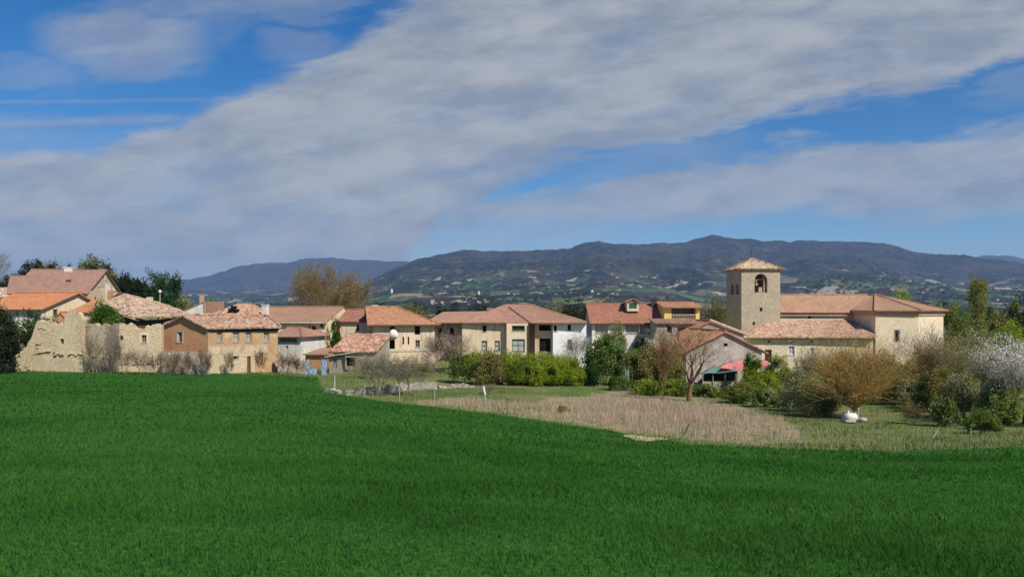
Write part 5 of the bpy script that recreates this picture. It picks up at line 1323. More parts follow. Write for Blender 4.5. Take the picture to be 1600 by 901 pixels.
# --- middle gardens
plant('bare_shrub', 'pale twiggy bush with two trunks above the left half of the low stone wall', 'shrub', 590, 551, 67, 74, 'fruit', 'bark_grey', 'leaf_greygreen', 1500, .055, 100, stems=3, r0=.06, spread=.5, jit=.2, rmin=.009)
plant('bare_shrub', 'pale twiggy bush leaning over the right half of the low stone wall', 'shrub', 634, 556, 69, 62, 'fruit', 'bark_grey', 'leaf_greygreen', 1300, .055, 101, stems=3, r0=.06, spread=.5, jit=.2, rmin=.009)
plant('bare_shrub', 'small beige shrub in front of the plank hut and tile shed', 'shrub', 566, 560, 84, 50, 'shrub', 'bark_brown', 'blossom_pink', 500, .06, 102, stems=6, r0=.03, spread=.7, jit=.2)
plant('blossom_shrub', 'beige pink blossoming shrub before the left part of the long mauve-roofed house', 'shrub', 695, 520, 92, 72, 'fruit', 'bark_brown', 'blossom_pink', 4600, .07, 103, stems=4, r0=.05, spread=.6, jit=.3, lowfill=.3)
plant('blossom_shrub', 'low beige blossoming shrub left of the pink blossoming one', 'shrub', 655, 548, 88, 56, 'shrub', 'bark_brown', 'blossom_pink', 1800, .065, 104, stems=7, r0=.03, spread=.7, jit=.25)
bush('green_bush', 'small green bush at the foot of the beige pink blossoming shrub', 'bush', 722, 548, 84, 40, 'leaf_mid', 4600, .10, 105)
bush('green_bush', 'yellowish green bush filling in left of the long bright bush row', 'bush', 742, 548, 90, 40, 'leaf_bright', 4200, .10, 106)
bush('brown_bush', 'reddish brown bush at the left end of the bright green bush row', 'bush', 768, 547, 82.5, 54, 'leaf_rust', 6500, .10, 107, second='leaf_olive')
for i, (px, top, w, lab) in enumerate(((802, 551, 62, 'bright green bush next to the brown bush, below the green framed windows'), (842, 552, 66, 'bright green bush in the middle of the row before the mauve-roofed house'),
    (880, 555, 60, 'bright green bush at the right end of the row below the white wall'), (822, 562, 60, 'low bright green bush in the front of the row'), (862, 563, 66, 'low bright green bush at the front right of the row'))):
    bush('green_bush', lab, 'bush', px, top, 83.5-(1.3 if i > 2 else 0), w, 'leaf_bright', 17000, .08, 110+i, group='bright green bush row', lobes=12, ragged=.22, second='leaf_mid' if i in (1,3) else None)
plant('blossom_tree', 'whitish blossoming tree before the white wall end of the long house', 'tree', 904, 521, 93, 44, 'fruit', 'bark_grey', 'blossom', 2200, .06, 116, r0=.07, jit=.3, stems=2, spread=.3)
bush('green_tree', 'rounded fresh green tree below the left end of the brick-red roof', 'tree', 946, 524, 85.5, 62, 'leaf_apple', 15000, .12, 117, lobes=16, bottom=.22, ragged=.3, second='leaf_mid')
bush('green_tree', 'slender olive tree rising behind the rounded fresh green tree', 'tree', 966, 502, 96, 26, 'leaf_olive', 3000, .10, 118, bottom=.3)
bush('dark_shrub', 'dark evergreen shrub below the satellite dish', 'bush', 1006, 527, 95, 36, 'leaf_dark', 6000, .11, 119, bottom=.2)
for i, (px, top, D, w, l1, l2, lab) in enumerate(((988, 548, 84, 40, 'leaf_olive', 'leaf_mid', 'olive shrub between the fresh green tree and the brown thicket'), (1018, 542, 83, 52, 'leaf_rust', 'leaf_olive', 'brown thicket under the dark evergreen shrub'),
    (1046, 538, 82, 48, 'leaf_rust', 'leaf_olive', 'rust brown thicket left of the orange-limbed bare tree'), (915, 572, 84, 40, 'leaf_ivy', 'leaf_dark', 'dark green undergrowth left of the fresh green tree'),
    (965, 588, 80, 40, 'leaf_mid', 'leaf_ivy', 'low green undergrowth beneath the fresh green tree'), (1012, 592, 76, 50, 'leaf_mid', 'leaf_bright', 'low yellow green undergrowth before the brown thicket'),
    (1058, 594, 76, 44, 'leaf_bright', 'leaf_mid', 'low bright green undergrowth left of the bare tree trunk'), (1098, 600, 76, 40, 'leaf_olive', 'leaf_mid', 'low olive undergrowth right of the bare tree trunk'))):
    bush('thicket', lab, 'bush', px, top, D, w, l1, 5200, .10, 120+i, second=l2)
plant('bare_tree', 'bare tree with orange lichened limbs in front of the grey barn', 'tree', 1076, 497, 71, 104, 'willow', 'bark_rust', 'leaf_olive', 500, .05, 130, r0=.26, jit=.25, depth=.8, rmin=.012)
plant('bare_shrub', 'small brown bare tree left of the orange-limbed one', 'shrub', 1040, 520, 78, 40, 'fruit', 'bark_rust', 'leaf_rust', 1200, .06, 131, stems=3, r0=.05, spread=.4)
# --- right gardens
bush('green_bush', 'upright vivid green bush in front of the pink awning', 'bush', 1176, 552, 84, 28, 'leaf_bright', 6500, .09, 140, ragged=.4, lobes=8, second='leaf_ivy')
bush('green_bush', 'vivid green bush under the annex wall between two awnings', 'bush', 1214, 556, 84, 46, 'leaf_bright', 9000, .09, 141, ragged=.4, lobes=10, second='leaf_ivy')
bush('green_bush', 'yellow green bush spreading in front of the two vivid green ones', 'bush', 1196, 584, 74, 60, 'leaf_bright', 8500, .09, 142, second='leaf_mid')
bush('green_bush', 'low green bush at the left edge of the right garden thicket', 'bush', 1150, 598, 70, 56, 'leaf_mid', 8000, .085, 143, second='leaf_olive')
bush('green_bush', 'low mixed green bush just right of the low left one, behind the reeds', 'bush', 1196, 606, 67, 44, 'leaf_mid', 6500, .085, 144, second='leaf_greygreen')
bush('grey_bush', 'grey green flowering bush left of the big orange willow', 'bush', 1256, 582, 63, 66, 'leaf_greygreen', 12000, .07, 145, lobes=12, second='leaf_olive', ragged=.5)
bush('grey_bush', 'low olive bush at the foot of the grey flowering one', 'bush', 1276, 612, 59, 60, 'leaf_olive', 9000, .07, 146, second='leaf_greygreen')
plant('bare_shrub', 'grey bare shrub behind the grey green flowering bush', 'shrub', 1268, 548, 74, 60, 'fruit', 'bark_grey', 'leaf_olive', 2200, .06, 147, stems=5, r0=.05, spread=.5)
plant('willow', 'big orange-barked willow with many upright limbs behind the white sacks', 'tree', 1338, 522, 56.5, 138, 'bowl', 'bark_orange', 'leaf_olive', 9000, .045, 150, r0=.24, jit=.22, depth=.9, rmin=.010, lowfill=.5)
plant('bare_shrub', 'olive twiggy growth behind the left limbs of the big willow', 'shrub', 1308, 545, 66, 60, 'fruit', 'bark_brown', 'leaf_olive', 3400, .055, 151, stems=5, r0=.05, spread=.5)
bush('thicket', 'dark brown thicket right behind the big willow', 'bush', 1398, 566, 72, 66, 'leaf_rust', 8000, .085, 152, second='leaf_dark')
bush('thicket', 'olive thicket below the apse window between willow and brown tree', 'bush', 1380, 548, 84, 60, 'leaf_olive', 6500, .09, 153, second='leaf_greygreen')
plant('blossom_tree', 'loose white blossoming tree before the right corner of the apse', 'tree', 1440, 505, 84, 84, 'fruit', 'bark_grey', 'blossom', 3200, .055, 154, r0=.08, jit=.3, stems=3, spread=.4)
plant('brown_tree', 'tall rust brown tree right of the apse corner', 'tree', 1462, 526, 66, 72, 'fruit', 'bark_rust', 'leaf_rust', 8500, .06, 155, r0=.09, jit=.25, stems=4, spread=.4, lowfill=.6)
plant('brown_tree', 'rust brown tree between the tall brown tree and the blossom tree', 'tree', 1506, 536, 60, 70, 'fruit', 'bark_rust', 'leaf_greygreen', 7500, .06, 156, r0=.08, jit=.25, stems=4, spread=.5, lowfill=.6)
bush('green_bush', 'green leafy growth around the foot of the tall rust brown tree', 'bush', 1452, 590, 62, 50, 'leaf_mid', 6500, .075, 157, second='leaf_olive')
bush('grey_bush', 'grey brown rounded bush under the middle brown tree', 'bush', 1504, 584, 54, 64, 'leaf_greygreen', 11000, .065, 158, second='leaf_olive', lobes=12)
bush('green_bush', 'low fresh green bush standing alone near the field edge at the right', 'bush', 1536, 640, 44.5, 50, 'leaf_apple', 6500, .055, 159, second='leaf_mid', ragged=.5)
plant('bare_shrub', 'small bare shrub in the grass left of the leaning pale post', 'shrub', 1426, 628, 52, 30, 'shrub', 'bark_brown', 'leaf_olive', 700, .045, 160, stems=5, r0=.02, spread=.6)
plant('blossom_tree', 'white blossoming fruit tree on a dark trunk at the right edge', 'tree', 1600, 532, 50, 126, 'fruit', 'bark_dark', 'blossom', 24000, .05, 161, r0=.13, jit=.20, lowfill=.9, rmin=.010)
plant('bare_shrub', 'grey shrub growing left of the white blossoming fruit tree', 'shrub', 1538, 560, 57, 50, 'fruit', 'bark_grey', 'leaf_greygreen', 2600, .055, 162, stems=5, r0=.04, spread=.5)
bush('thicket', 'green growth behind the white blossom tree at the right edge', 'bush', 1590, 560, 70, 80, 'leaf_mid', 6000, .085, 163, second='leaf_olive')
bush('thicket', 'olive thicket beyond the right edge of the picture, behind the blossom', 'bush', 1650, 540, 72, 80, 'leaf_olive', 6000, .09, 164)
bush('thicket', 'brown olive thicket between the brown tree and the vivid pointed bush', 'bush', 1536, 532, 86, 56, 'leaf_olive', 6500, .09, 165, second='leaf_rust')
bush('thicket', 'brown green thicket in front of the apse below its window', 'bush', 1420, 560, 78, 56, 'leaf_olive', 6000, .085, 166, second='leaf_rust')
plant('bare_shrub', 'brown bare shrub at the edge of the reeds below the bright bushes', 'shrub', 764, 600, 70, 26, 'shrub', 'bark_grey', 'bud', 300, .05, 167, stems=4, r0=.02, spread=.5)
bush('green_bush', 'tiny green bush standing in the dry reeds beside the propped posts', 'bush', 880, 634, 55.5, 18, 'leaf_olive', 1500, .06, 168)

for i, (px, top, D, w, l1, l2, lab) in enumerate(((1418, 588, 66, 44, 'leaf_greygreen', 'leaf_olive', 'pale olive shrub right of the willow below the dark brown thicket'), (1478, 572, 58, 54, 'leaf_olive', 'leaf_rust', 'golden olive bush between the rust brown trees'),
    (1552, 586, 52, 56, 'leaf_olive', 'leaf_greygreen', 'olive bush under the left branches of the white blossom tree'), (1300, 566, 70, 60, 'leaf_olive', 'leaf_mid', 'olive bush behind the left half of the big willow'),
    (1362, 560, 68, 60, 'leaf_olive', 'leaf_rust', 'golden olive bush behind the right half of the big willow'), (1442, 556, 72, 56, 'leaf_rust', 'leaf_olive', 'rusty bush before the apse corner'),
    (1508, 552, 70, 60, 'leaf_olive', 'leaf_rust', 'tall olive bush behind the middle brown tree'), (1240, 574, 78, 40, 'leaf_olive', 'leaf_mid', 'yellowish olive bush right of the vivid green bush'),
    (1476, 622, 50, 40, 'leaf_greygreen', 'leaf_mid', 'low pale shrub in the meadow before the golden olive bush'), (1566, 618, 47, 40, 'leaf_mid', 'leaf_greygreen', 'low green shrub left of the blossom tree trunk'))):
    bush('garden_shrub', lab, 'bush', px, top, D, w, l1, 6500, .075, 180+i, second=l2, ragged=.6)

# ------------------------------------------------------------------ walls, posts and odd things in the gardens
ragged('dry_stone_wall', 'low pale dry stone wall curving along the field corner below the twiggy bushes', 'wall', (541,66), (683,77), [(541,612),(560,608),(600,604),(640,600),(672,597),(683,600)], [], 'low_stone', th=.5, seed=31, amp=.18, step=.3)
ragged('dry_stone_wall', 'short remnant of pale stone wall continuing right towards the brown bush', 'wall', (686,78), (742,80), [(686,603),(705,602),(725,601),(742,603)], [], 'low_stone', th=.4, seed=33, amp=.3, step=.25)
ragged('dry_stone_wall', 'short brown stone pile at the left end beside the field corner', 'wall', (505,68), (528,67), [(505,610),(515,607),(528,611)], [], 'low_stone', th=.6, seed=35, amp=.2, step=.2)
def post(px, D, top, lean, mat, label, r=.035, group=None, lean_y=0.):
    x = wx(px, D); z = gz(x, D); t = wz(top, D); root = empty('fence_post', (x, D, z), label, 'post', group)
    mb = MB(); mb.tube((x, D, z-.2), (x+lean*(t-z), D+lean_y, t), r*1.1, r*.9, 7); mb.build('pole', MT[mat], root)
    m2 = MB(); p = (x+lean*(t-z)*.97, D+lean_y, t-.05); m2.tube((p[0],p[1]-r*1.3,p[2]), (p[0],p[1]+r*1.3,p[2]), .012, .012, 5); m2.build('wire_staple', MT['iron'], root); return root
post(844, 55, 633, .55, 'grey_wood', 'leaning prop of the pair of crossed posts in the dry reeds', lean_y=0)
post(856, 55.3, 633, -.12, 'grey_wood', 'upright grey post of the crossed pair in the dry reeds')
post(1066, 45, 662, .55, 'dark_wood', 'dark iron post leaning right where the reeds meet the green verge')
post(1250, 42.5, 672, .3, 'grey_wood', 'short pale prop leaning beside the last reeds near the verge')
post(1454, 41.5, 668, .75, 'concrete', 'pale grey post leaning strongly right in front of the brown tree', r=.045)
post(523, 71, 586, 0, 'white_paint', 'thin white stake beside the field corner left of the twiggy bushes')
post(538, 70, 592, 0, 'grey_wood', 'thin grey stake next to the white stake at the field corner')
post(570, 64.5, 597, 0, 'concrete', 'thin pale post before the left part of the low stone wall')
post(624, 62.5, 600, 0, 'concrete', 'pale post before the middle of the low stone wall')
post(679, 60, 606, 0, 'concrete', 'pale post at the left tip of the dry reeds')
post(806, 56.5, 630, 0, 'grey_wood', 'thin grey post in the reeds left of the crossed posts')
post(902, 53, 637, .02, 'grey_wood', 'thin grey post in the reeds just right of the tiny green bush')
post(1012, 48.5, 648, -.02, 'grey_wood', 'thin grey post in the reeds before the leaning dark iron post')
post(1138, 44, 668, .02, 'grey_wood', 'thin grey post near the right end of the reeds')
post(1312, 42, 672, 0, 'grey_wood', 'thin grey post in the grass left of the white sacks')
post(1516, 41, 668, .03, 'grey_wood', 'thin grey post left of the lone fresh green bush')
# pale bottle-topped stake in the garden
st = empty('scarecrow_stake', (wx(756,64), 64, gz(wx(756,64),64)), 'white topped stake with pale rags standing behind the reeds below the brown bush', 'scarecrow')
mb = MB(); x = wx(757,64); z = gz(x,64); mb.tube((x,64,z-.1), (x+.03,64,wz(604,64)), .03, .025, 6); mb.build('stake', MT['grey_wood'], st)
mb = MB()
for i in range(6): mb.tube((x-.12+.02*i,64-.03,wz(604+2*i,64)), (x-.06+.03*i,64.02,wz(606.5+2*i,64)), .13-.012*i, .10, 8)
mb.build('rag', MT['white_plaster'], st, smooth=True)
mb = MB()
for i in range(4): mb.tube((x+.02*i,63.97,wz(616+3*i,64)), (x+.06,64.02,wz(620+3*i,64)), .07, .05, 7)
mb.build('rag', MT['concrete'], st, smooth=True)
# white sacks and stone
def lumpy(name, label, cat, x, y, r, mat, seed, knot=False):
    z = gz(x, y); root = empty(name, (x, y, z), label, cat) if knot else None
    nu, nv_ = 26, 16; V_ = []
    for j in range(nv_+1):
        ph = math.pi*j/nv_
        for i in range(nu):
            th = 2*math.pi*i/nu; dx, dy, dz = math.sin(ph)*math.cos(th), math.sin(ph)*math.sin(th), math.cos(ph)
            k = 1+.24*float(fbm(dx*1.6+seed, dz*1.6+dy*1.3, 4, seed))*2
            sq = lambda v: math.copysign(abs(v)**.72, v)
            V_.append((x+r[0]*sq(dx)*k, y+r[1]*sq(dy)*k, max(z-.05, z+r[2]*.92+r[2]*sq(dz)*k)))
    Fs_ = [(j*nu+i, j*nu+(i+1)%nu, (j+1)*nu+(i+1)%nu, (j+1)*nu+i) for j in range(nv_) for i in range(nu)]
    V_ = np.array(V_)
    if root is not None:
        np_mesh('sack_body', V_, Fs_, MT[mat], root, smooth=True)
        m2 = MB(); m2.tube((x-.1,y,z+r[2]*1.75), (x-.16,y,z+r[2]*2.15), .06, .12, 9); m2.build('tied_neck', MT[mat], root, smooth=True); return root
    return tag(np_mesh(name, V_, Fs_, MT[mat], None, smooth=True, origin=(x, y, z)), label, cat)
lumpy('sack', 'big bulging white sack lying under the orange willow', 'sack', wx(1328,54), 54, (.50,.42,.36), 'white_plaster', 3, knot=True)
lumpy('boulder', 'pale low boulder lying in front of the big white sack', 'boulder', wx(1328,53), 53, (.40,.25,.12), 'concrete', 5)
lumpy('boulder', 'grey rounded boulder just right of the big white sack', 'boulder', wx(1348,54), 54, (.30,.28,.17), 'grey_plaster', 8)
ts = empty('tree_stake', (wx(1318,54.7),54.7,gz(wx(1318,54.7),54.7)), 'short black stake standing behind the left side of the white sack', 'post')
mb = MB(); x = wx(1318,54.7); mb.tube((x,54.7,gz(x,54.7)-.1), (x,54.7,wz(644,54.7)), .05, .045, 7); mb.build('pole', MT['dark_wood'], ts); mb = MB(); mb.tube((x,54.7,wz(646,54.7)), (x,54.7,wz(644.5,54.7)+.02), .06, .06, 7); mb.build('band', MT['iron'], ts)
gp = empty('garden_pump', (wx(1340,55),55,gz(wx(1340,55),55)), 'small grey hand pump with a bent spout right behind the white sack', 'pump')
mb = MB(); x = wx(1340,55); z = gz(x,55); mb.tube((x,55,z-.1), (x,55,z+.95), .09, .08, 9); mb.build('pump_body', MT['concrete'], gp)
mb = MB(); mb.tube((x,55,z+.85), (x+.22,54.95,z+.98), .05, .045, 8); mb.tube((x+.22,54.95,z+.98), (x+.36,54.95,z+.93), .045, .04, 8); mb.build('spout', MT['concrete'], gp)
# blue sheets by the yellow house
def sheet_panel(px0, px1, py0, py1, D, label, mat, seed):
    x0, x1 = wx(px0,D), wx(px1,D); z1 = wz(py0,D); rg = np.random.default_rng(seed); n = 6; root = empty('plastic_sheet', (x0, D, gz(x0,D)), label, 'sheet')
    z0 = min(gz(x0,D), gz(x1,D))-.02; V_ = []
    for j in range(n+1):
        for i in range(n+1): V_.append((x0+(x1-x0)*i/n+rg.normal()*.03, D+rg.normal()*.05+.25*j/n, z0+(z1-z0)*j/n*(1-.25*rg.random()*(j == n))))
    fs = [(j*(n+1)+i, j*(n+1)+i+1, (j+1)*(n+1)+i+1, (j+1)*(n+1)+i) for j in range(n) for i in range(n)]
    mb = MB(); mb.add(V_, fs); mb.add([(a, b+.03, c) for a, b, c in V_], [f[::-1] for f in fs]); mb.build('sheet', MT[mat], root)
    m2 = MB()
    for xx in (x0, x1): m2.tube((xx, D+.22, z0-.1), (xx, D+.3, z1+.02), .03, .03, 5)
    m2.build('support', MT['grey_wood'], root)
sheet_panel(476, 482, 561, 586, 86.2, 'tall pale blue plastic sheet at the left of the pair beside the low wall', 'blue_tarp', 1)
sheet_panel(483, 494, 575, 586, 86, 'low crumpled pale blue plastic sheet between the two tall ones', 'blue_tarp', 2)
sheet_panel(502, 510, 559, 587, 86, 'tall blue plastic sheet leaning beside the plank hut', 'blue_tarp', 3)
sheet_panel(976, 983, 572, 598, 82, 'narrow pale turquoise plastic sheet half hidden under the fresh green tree', 'green_cloth', 4)
# light on a tall pole behind the barn
lp = empty('street_lamp', (wx(250,118),118,gz(wx(250,118),118)), 'white globe street lamp rising above the sagging barn roof', 'lamp')
mb = MB(); x = wx(250,118); mb.tube((x,118,gz(x,118)-.2), (x,118,wz(459,118)), .07, .05, 8); mb.build('pole', MT['verge'], lp)
mb = MB(); n = 8
for j in range(n): a0, a1 = math.pi*j/n, math.pi*(j+1)/n; mb.tube((x,118,wz(455.5,118)-.27*math.cos(a0)), (x,118,wz(455.5,118)-.27*math.cos(a1)), max(.01,.26*math.sin(a0)), max(.01,.26*math.sin(a1)), 14, False)
mb.build('globe', MT['white_paint'], lp, smooth=True)
an_ = empty('rooftop_antenna', (wx(440,108),108,wz(478,108)), 'thin antenna mast on the brown ridge of the yellow house', 'antenna')
mb = MB(); x = wx(482,109.5); mb.tube((x,109.5,wz(481,109.5)-.2), (x,109.5,wz(466,109.5)), .02, .015, 5); mb.build('mast', MT['iron'], an_)
mb = MB()
for k in range(4): mb.tube((x-.4+.05*k,109.5,wz(467+1.5*k,109.5)), (x+.4-.05*k,109.5,wz(467+1.5*k,109.5)), .012, .012, 4)
mb.build('antenna_bars', MT['iron'], an_)

# ------------------------------------------------------------------ grasses
def blades(name, x, y, h, w, lean, mat, seed, kind='stuff', bend=.5, nseg=2):
    rg = np.random.default_rng(seed); n = len(x); z = gfast(x, y)-.01
    a = rg.uniform(0, 2*math.pi, n); ca, sa = np.cos(a), np.sin(a)
    b = rg.uniform(0, 2*math.pi, n); l = lean*rg.uniform(.2, 1.2, n)*h
    dx, dy = np.cos(b)*l, np.sin(b)*l
    lv = [(0, 0, 1.0), (.55, .35, .8), (1.0, 1.0, .12)] if nseg == 2 else [(0, 0, 1.0), (1.0, .8, .25)]
    V = []
    for t, s, ww in lv:
        cx, cy, cz = x+dx*s, y+dy*s, z+h*t*(1-.15*lean*s)
        V.append(np.stack([cx-ca*w*ww*.5, cy-sa*w*ww*.5, cz], 1)); V.append(np.stack([cx+ca*w*ww*.5, cy+sa*w*ww*.5, cz], 1))
    V = np.stack(V, 1); k = V.shape[1]; base = (np.arange(n)*k)[:, None]
    Fc = np.concatenate([base+np.array([[2*i, 2*i+1, 2*i+3, 2*i+2]]) for i in range(k//2-1)], 0)
    o = np_mesh(name, V.reshape(-1,3), Fc, MT[mat]); return tag(o, kind=kind)
rg = np.random.default_rng(5)
def scatter(y0, y1, per, half=.76, extra=3.0):
    """points in the wedge seen by the camera, with a margin each side"""
    area = half*(y1*y1-y0*y0)+2*extra*(y1-y0); n = int(area*per)
    yy = np.sqrt(rg.uniform(y0*y0, y1*y1, n)); xx = rg.uniform(-1, 1, n)*(half*yy+extra); return xx, yy
def vigor(x, y): return .5+fbm(x*.11, y*.30, 4, 61)*1.9 + fbm(x*1.1, y*1.3, 3, 63)*1.1
XX, YY, HH, WW = [], [], [], []
for y0, y1, per, h, w in ((6.0, 11, 1200, .095, .009), (11, 18, 560, .10, .012), (18, 30, 200, .12, .020), (30, 52, 60, .15, .040), (52, 90, 20, .16, .075)):
    x, y = scatter(y0, y1, per); k = fieldness(x, y, gfast(x, y)) > .4; x, y = x[k], y[k]
    v = np.clip(vigor(x, y), .15, 1.1)
    keep = rg.random(len(x)) < .55+.5*v; x, y, v = x[keep], y[keep], v[keep]
    XX.append(x); YY.append(y); HH.append(h*(.62+.5*v)*rg.uniform(.7, 1.25, len(x))); WW.append(w*rg.uniform(.7, 1.3, len(x)))
blades('wheat', np.concatenate(XX), np.concatenate(YY), np.concatenate(HH), np.concatenate(WW), .85, 'wheat', 71)
x, y = scatter(38, 88, 18); z = gfast(x, y); k = reedness(x, y, z) & (fieldness(x, y, z) < .2); x, y = x[k], y[k]
px_, py_ = proj(x, y, gfast(x, y)); dn = fbm(x*.25, y*.25, 4, 9); fdr = 0
for ox, oy in ((0,0),(28,0),(-28,0),(0,9),(0,-9),(55,0),(-55,0),(20,7),(-20,-7)): fdr = fdr + in_poly(px_+dn*30+ox, py_+dn*12+oy, REED)/9.0
pn = fbm(x*.5, y*.35, 4, 19); k = rg.random(len(x)) < fdr*np.clip(.62+pn*3.2, .04, 1); x, y, fdr = x[k], y[k], fdr[k]
hh = .85+.6*fbm(x*.3, y*.3, 3, 33)*2
blades('dry_reeds', x, y, np.clip(hh*(.35+.65*fdr)*rg.uniform(.5, 1.15, len(x)), .2, 1.5)*np.where(y > 62, .6, .85), .028*rg.uniform(.6, 1.4, len(x)), .4, 'reed', 72)
x, y = scatter(34, 100, 20, half=.74); z = gfast(x, y); fn = fieldness(x, y, z); rd = reedness(x, y, z)
k = (fn < .3) & (~rd | (rg.random(len(x)) < .35)); x, y, fn = x[k], y[k], fn[k]
tuft = np.clip(.5+fbm(x*.35, y*.35, 4, 81)*2, .15, 1.3)
blades('meadow_grass', x, y, .24*tuft*rg.uniform(.5, 1.2, len(x)), .05*rg.uniform(.6, 1.3, len(x)), .5, 'meadow_grass', 73, nseg=1)
k = (fn > -9) & (rg.random(len(x)) < .8); x2, y2 = x[k]+rg.normal(size=k.sum())*.3, y[k]+rg.normal(size=k.sum())*.3
k = fieldness(x2, y2, gfast(x2, y2)) < .6
blades('verge_grass', x2[k], y2[k], .27*rg.uniform(.4, 1.3, k.sum()), .045*rg.uniform(.6, 1.3, k.sum()), .6, 'verge_grass', 74, nseg=1)
# a bare sandy patch at the field edge
bp = MB(); x0, D = wx(1008,42.6), 42.6; P_ = []
for i in range(20):
    t = 2*math.pi*i/20; r_ = 1+.3*math.sin(3*t+1); xx, yy = x0+1.15*math.cos(t)*r_, D+1.3*math.sin(t)*r_; P_.append((xx, yy, float(gfast(xx, yy))+.03))
bp.add(P_+[(x0, D, float(gfast(x0, D))+.08)], [(i, (i+1)%20, 20) for i in range(20)]); o = bp.build('bare_soil', MT['reed'] if False else MT['low_wallsoil'] if 'low_wallsoil' in MT else mottled('sand', (.50,.38,.24), (.44,.33,.21), None, 1, 8), None); tag(o, kind='structure')

# ------------------------------------------------------------------ far villages, silos and woods on the hills
mt_w = plain('far_wall', (.62,.55,.45), .9); mt_r = plain('far_roof', (.40,.21,.14), .9)
def far_house(px, py, wpx, label, group, D, seed, cat='house', name='distant_house'):
    rnd = random.Random(seed)
    z = hz_at(px, D)
    # slide along the sight line until the terrain meets the wanted row
    best = None
    for d in np.geomspace(320, 6200, 140):
        row = HY-(hz_at(px, d)-EYE)/d*F
        if best is None or abs(row-py) < best[0]: best = (abs(row-py), d)
    D = best[1]; x = wx(px, D); w = wpx/F*D; w = min(w, 40); dp_ = w*.7; h = w*rnd.uniform(.32, .45); z = hz_at(px, D)-.5; a = rnd.uniform(-.5, .5)
    e1 = (math.cos(a), math.sin(a)); e2 = (-math.sin(a), math.cos(a)); mb = MB(); O = (x, D)
    mb.box(O, e1, e2, -w/2, w/2, 0, dp_, z, z+h)
    P_ = lambda u, v, zz: (x+u*e1[0]+v*e2[0], D+u*e1[1]+v*e2[1], zz)
    mb.cur = 1; q = [P_(-w*.54,-w*.06,z+h*.98), P_(w*.54,-w*.06,z+h*.98), P_(w*.54,dp_+w*.06,z+h*.98), P_(-w*.54,dp_+w*.06,z+h*.98), P_(-w*.54,dp_/2,z+h*1.5), P_(w*.54,dp_/2,z+h*1.5)]
    mb.add(q, [(0,1,5,4),(2,3,4,5),(0,4,3),(1,2,5),(0,3,2,1)])
    o = mb.build(name, [mt_w, mt_r], None, origin=(x, D, z)); tag(o, label, cat, group); return o
rnd = random.Random(4); sd_ = 500
for (cx_, cy_, sx_, sy_, n_, s_, lab, grp) in (
    (742, 472, 26, 5, 16, 5, 'tiny pale house of the hamlet seen just above the mauve roof', 'hamlet above the mauve roof'),
    (690, 474, 16, 3, 7, 6, 'tiny pale house of the hamlet above the orange hip roof end', 'hamlet above the orange hip roof'),
    (820, 452, 60, 8, 9, 4, 'tiny farmhouse scattered on the slopes above the mauve ridge', 'farmhouses above the mauve ridge'),
    (1010, 440, 50, 10, 12, 4, 'tiny house of the hamlet high above the brick-red roof', 'hamlet above the brick-red roof'),
    (905, 455, 40, 6, 8, 4, 'tiny farmhouse on the slope left of the brick-red roof', 'farmhouses left of the brick-red roof'),
    (1458, 450, 24, 5, 16, 4.2, 'tiny house of the hamlet on the slope above the church apse', 'hamlet above the apse'),
    (1560, 467, 34, 3, 12, 6, 'tiny pale house of the village right of the poplar', 'village right of the poplar'),
    (1285, 456, 30, 2.5, 6, 5, 'tiny pale farmhouse just over the church nave ridge', 'farmhouses over the nave ridge'),
    (305, 444, 26, 4, 7, 3.5, 'tiny pale house at the foot of the blue range on the left', 'houses under the blue range')):
    for _ in range(n_):
        sd_ += 1; far_house(cx_+rnd.uniform(-1,1)*sx_, cy_+rnd.uniform(-1,1)*sy_, s_*rnd.uniform(.6, 1.1), lab, grp, 3000, sd_)
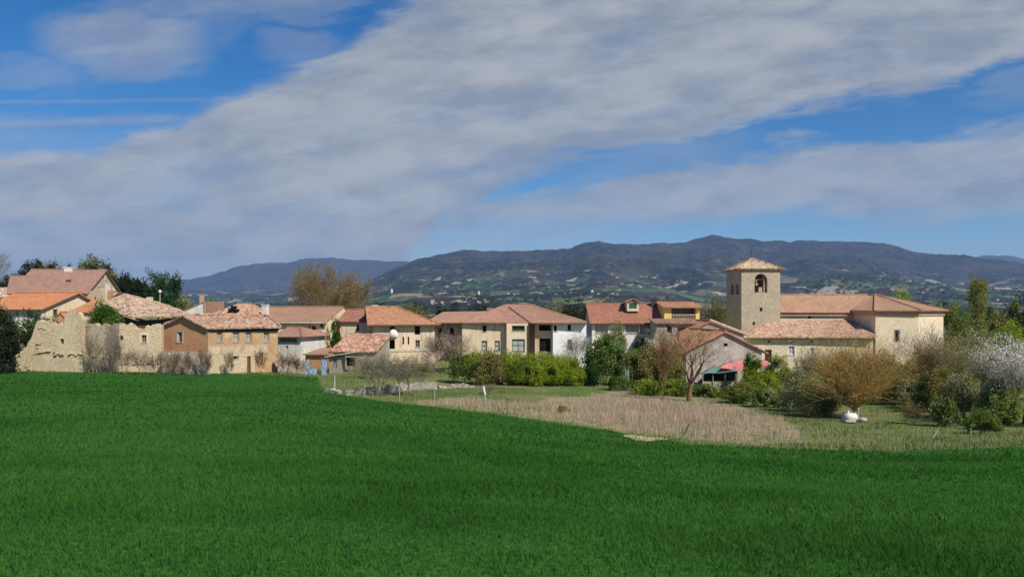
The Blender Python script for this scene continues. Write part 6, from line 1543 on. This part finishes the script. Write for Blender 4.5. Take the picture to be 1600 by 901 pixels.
def silo(px, py, h, label, r=2.6):
    best = min(((abs(HY-(hz_at(px, d)-EYE)/d*F-py), d) for d in np.geomspace(320, 5000, 140))); D = best[1]; x = wx(px, D); z = hz_at(px, D)-.5; H_ = h/F*D; r = H_*.28
    root = empty('silo', (x, D, z), label, 'silo'); mb = MB(); mb.tube((x,D,z), (x,D,z+H_*.8), r, r, 14); mb.build('tank', MT['white_paint'], root); mb = MB(); mb.tube((x,D,z+H_*.8), (x,D,z+H_), r*1.05, .1, 14); mb.build('cap', MT['white_paint'], root)
silo(612, 457, 7, 'white silo far beyond the orange hip roof'); silo(748, 461, 6, 'white silo on the slope above the mauve roof'); silo(925, 461, 8, 'white silo on the slope above the left end of the brick-red roof')
# hedgerow trees and woodland edges
rg = np.random.default_rng(99); n = 9000
px = rg.uniform(-100, 1700, n*3); D = np.exp(rg.uniform(np.log(900), np.log(5000), n*3)); nn = fbm((px-CX)/F*D/260, D/300, 4, 131)
sel = nn > .03; px, D = px[sel][:n], D[sel][:n]; x = (px-CX)/F*D; z = hills_z(px, D); n = len(x)
r = rg.uniform(3.5, 8, n)*(1+D/6500); hgt = r*rg.uniform(.8, 1.5, n)
oc = np.array([(1,0,.35),(.3,.95,.3),(-.8,.6,.4),(-.8,-.6,.3),(.3,-.95,.35),(0,0,1),(.05,0,-.1)])
V = np.stack([x, D, z], 1)[:,None]+oc[None]*np.stack([r, r, hgt], 1)[:,None]*rg.uniform(.8,1.2,(n,7,1))
fo = np.array([(0,1,5),(1,2,5),(2,3,5),(3,4,5),(4,0,5)]); Fc = (np.arange(n)*7)[:,None,None]+fo[None]
MTf = leaf('far_leaf', (.016,.028,.012), (.045,.050,.024), .1)
tag(np_mesh('far_woods', V.reshape(-1,3), Fc.reshape(-1,3), MTf), kind='stuff')
# ------------------------------------------------------------------ haze
mt, gg, out = new_mat('haze')
pv = gg.n('ShaderNodeVolumePrincipled'); pv.inputs['Color'].default_value = (.36,.58,1.0,1); pv.inputs['Density'].default_value = 5.8e-5
pv.inputs['Anisotropy'].default_value = 0.0
gg.nt.links.new(pv.outputs[0], out.inputs['Volume'])
b = MB(); b.abox(-28000, 28000, -400, 15500, -140, 900); hz = b.build('haze', mt)
tag(hz, kind='stuff')
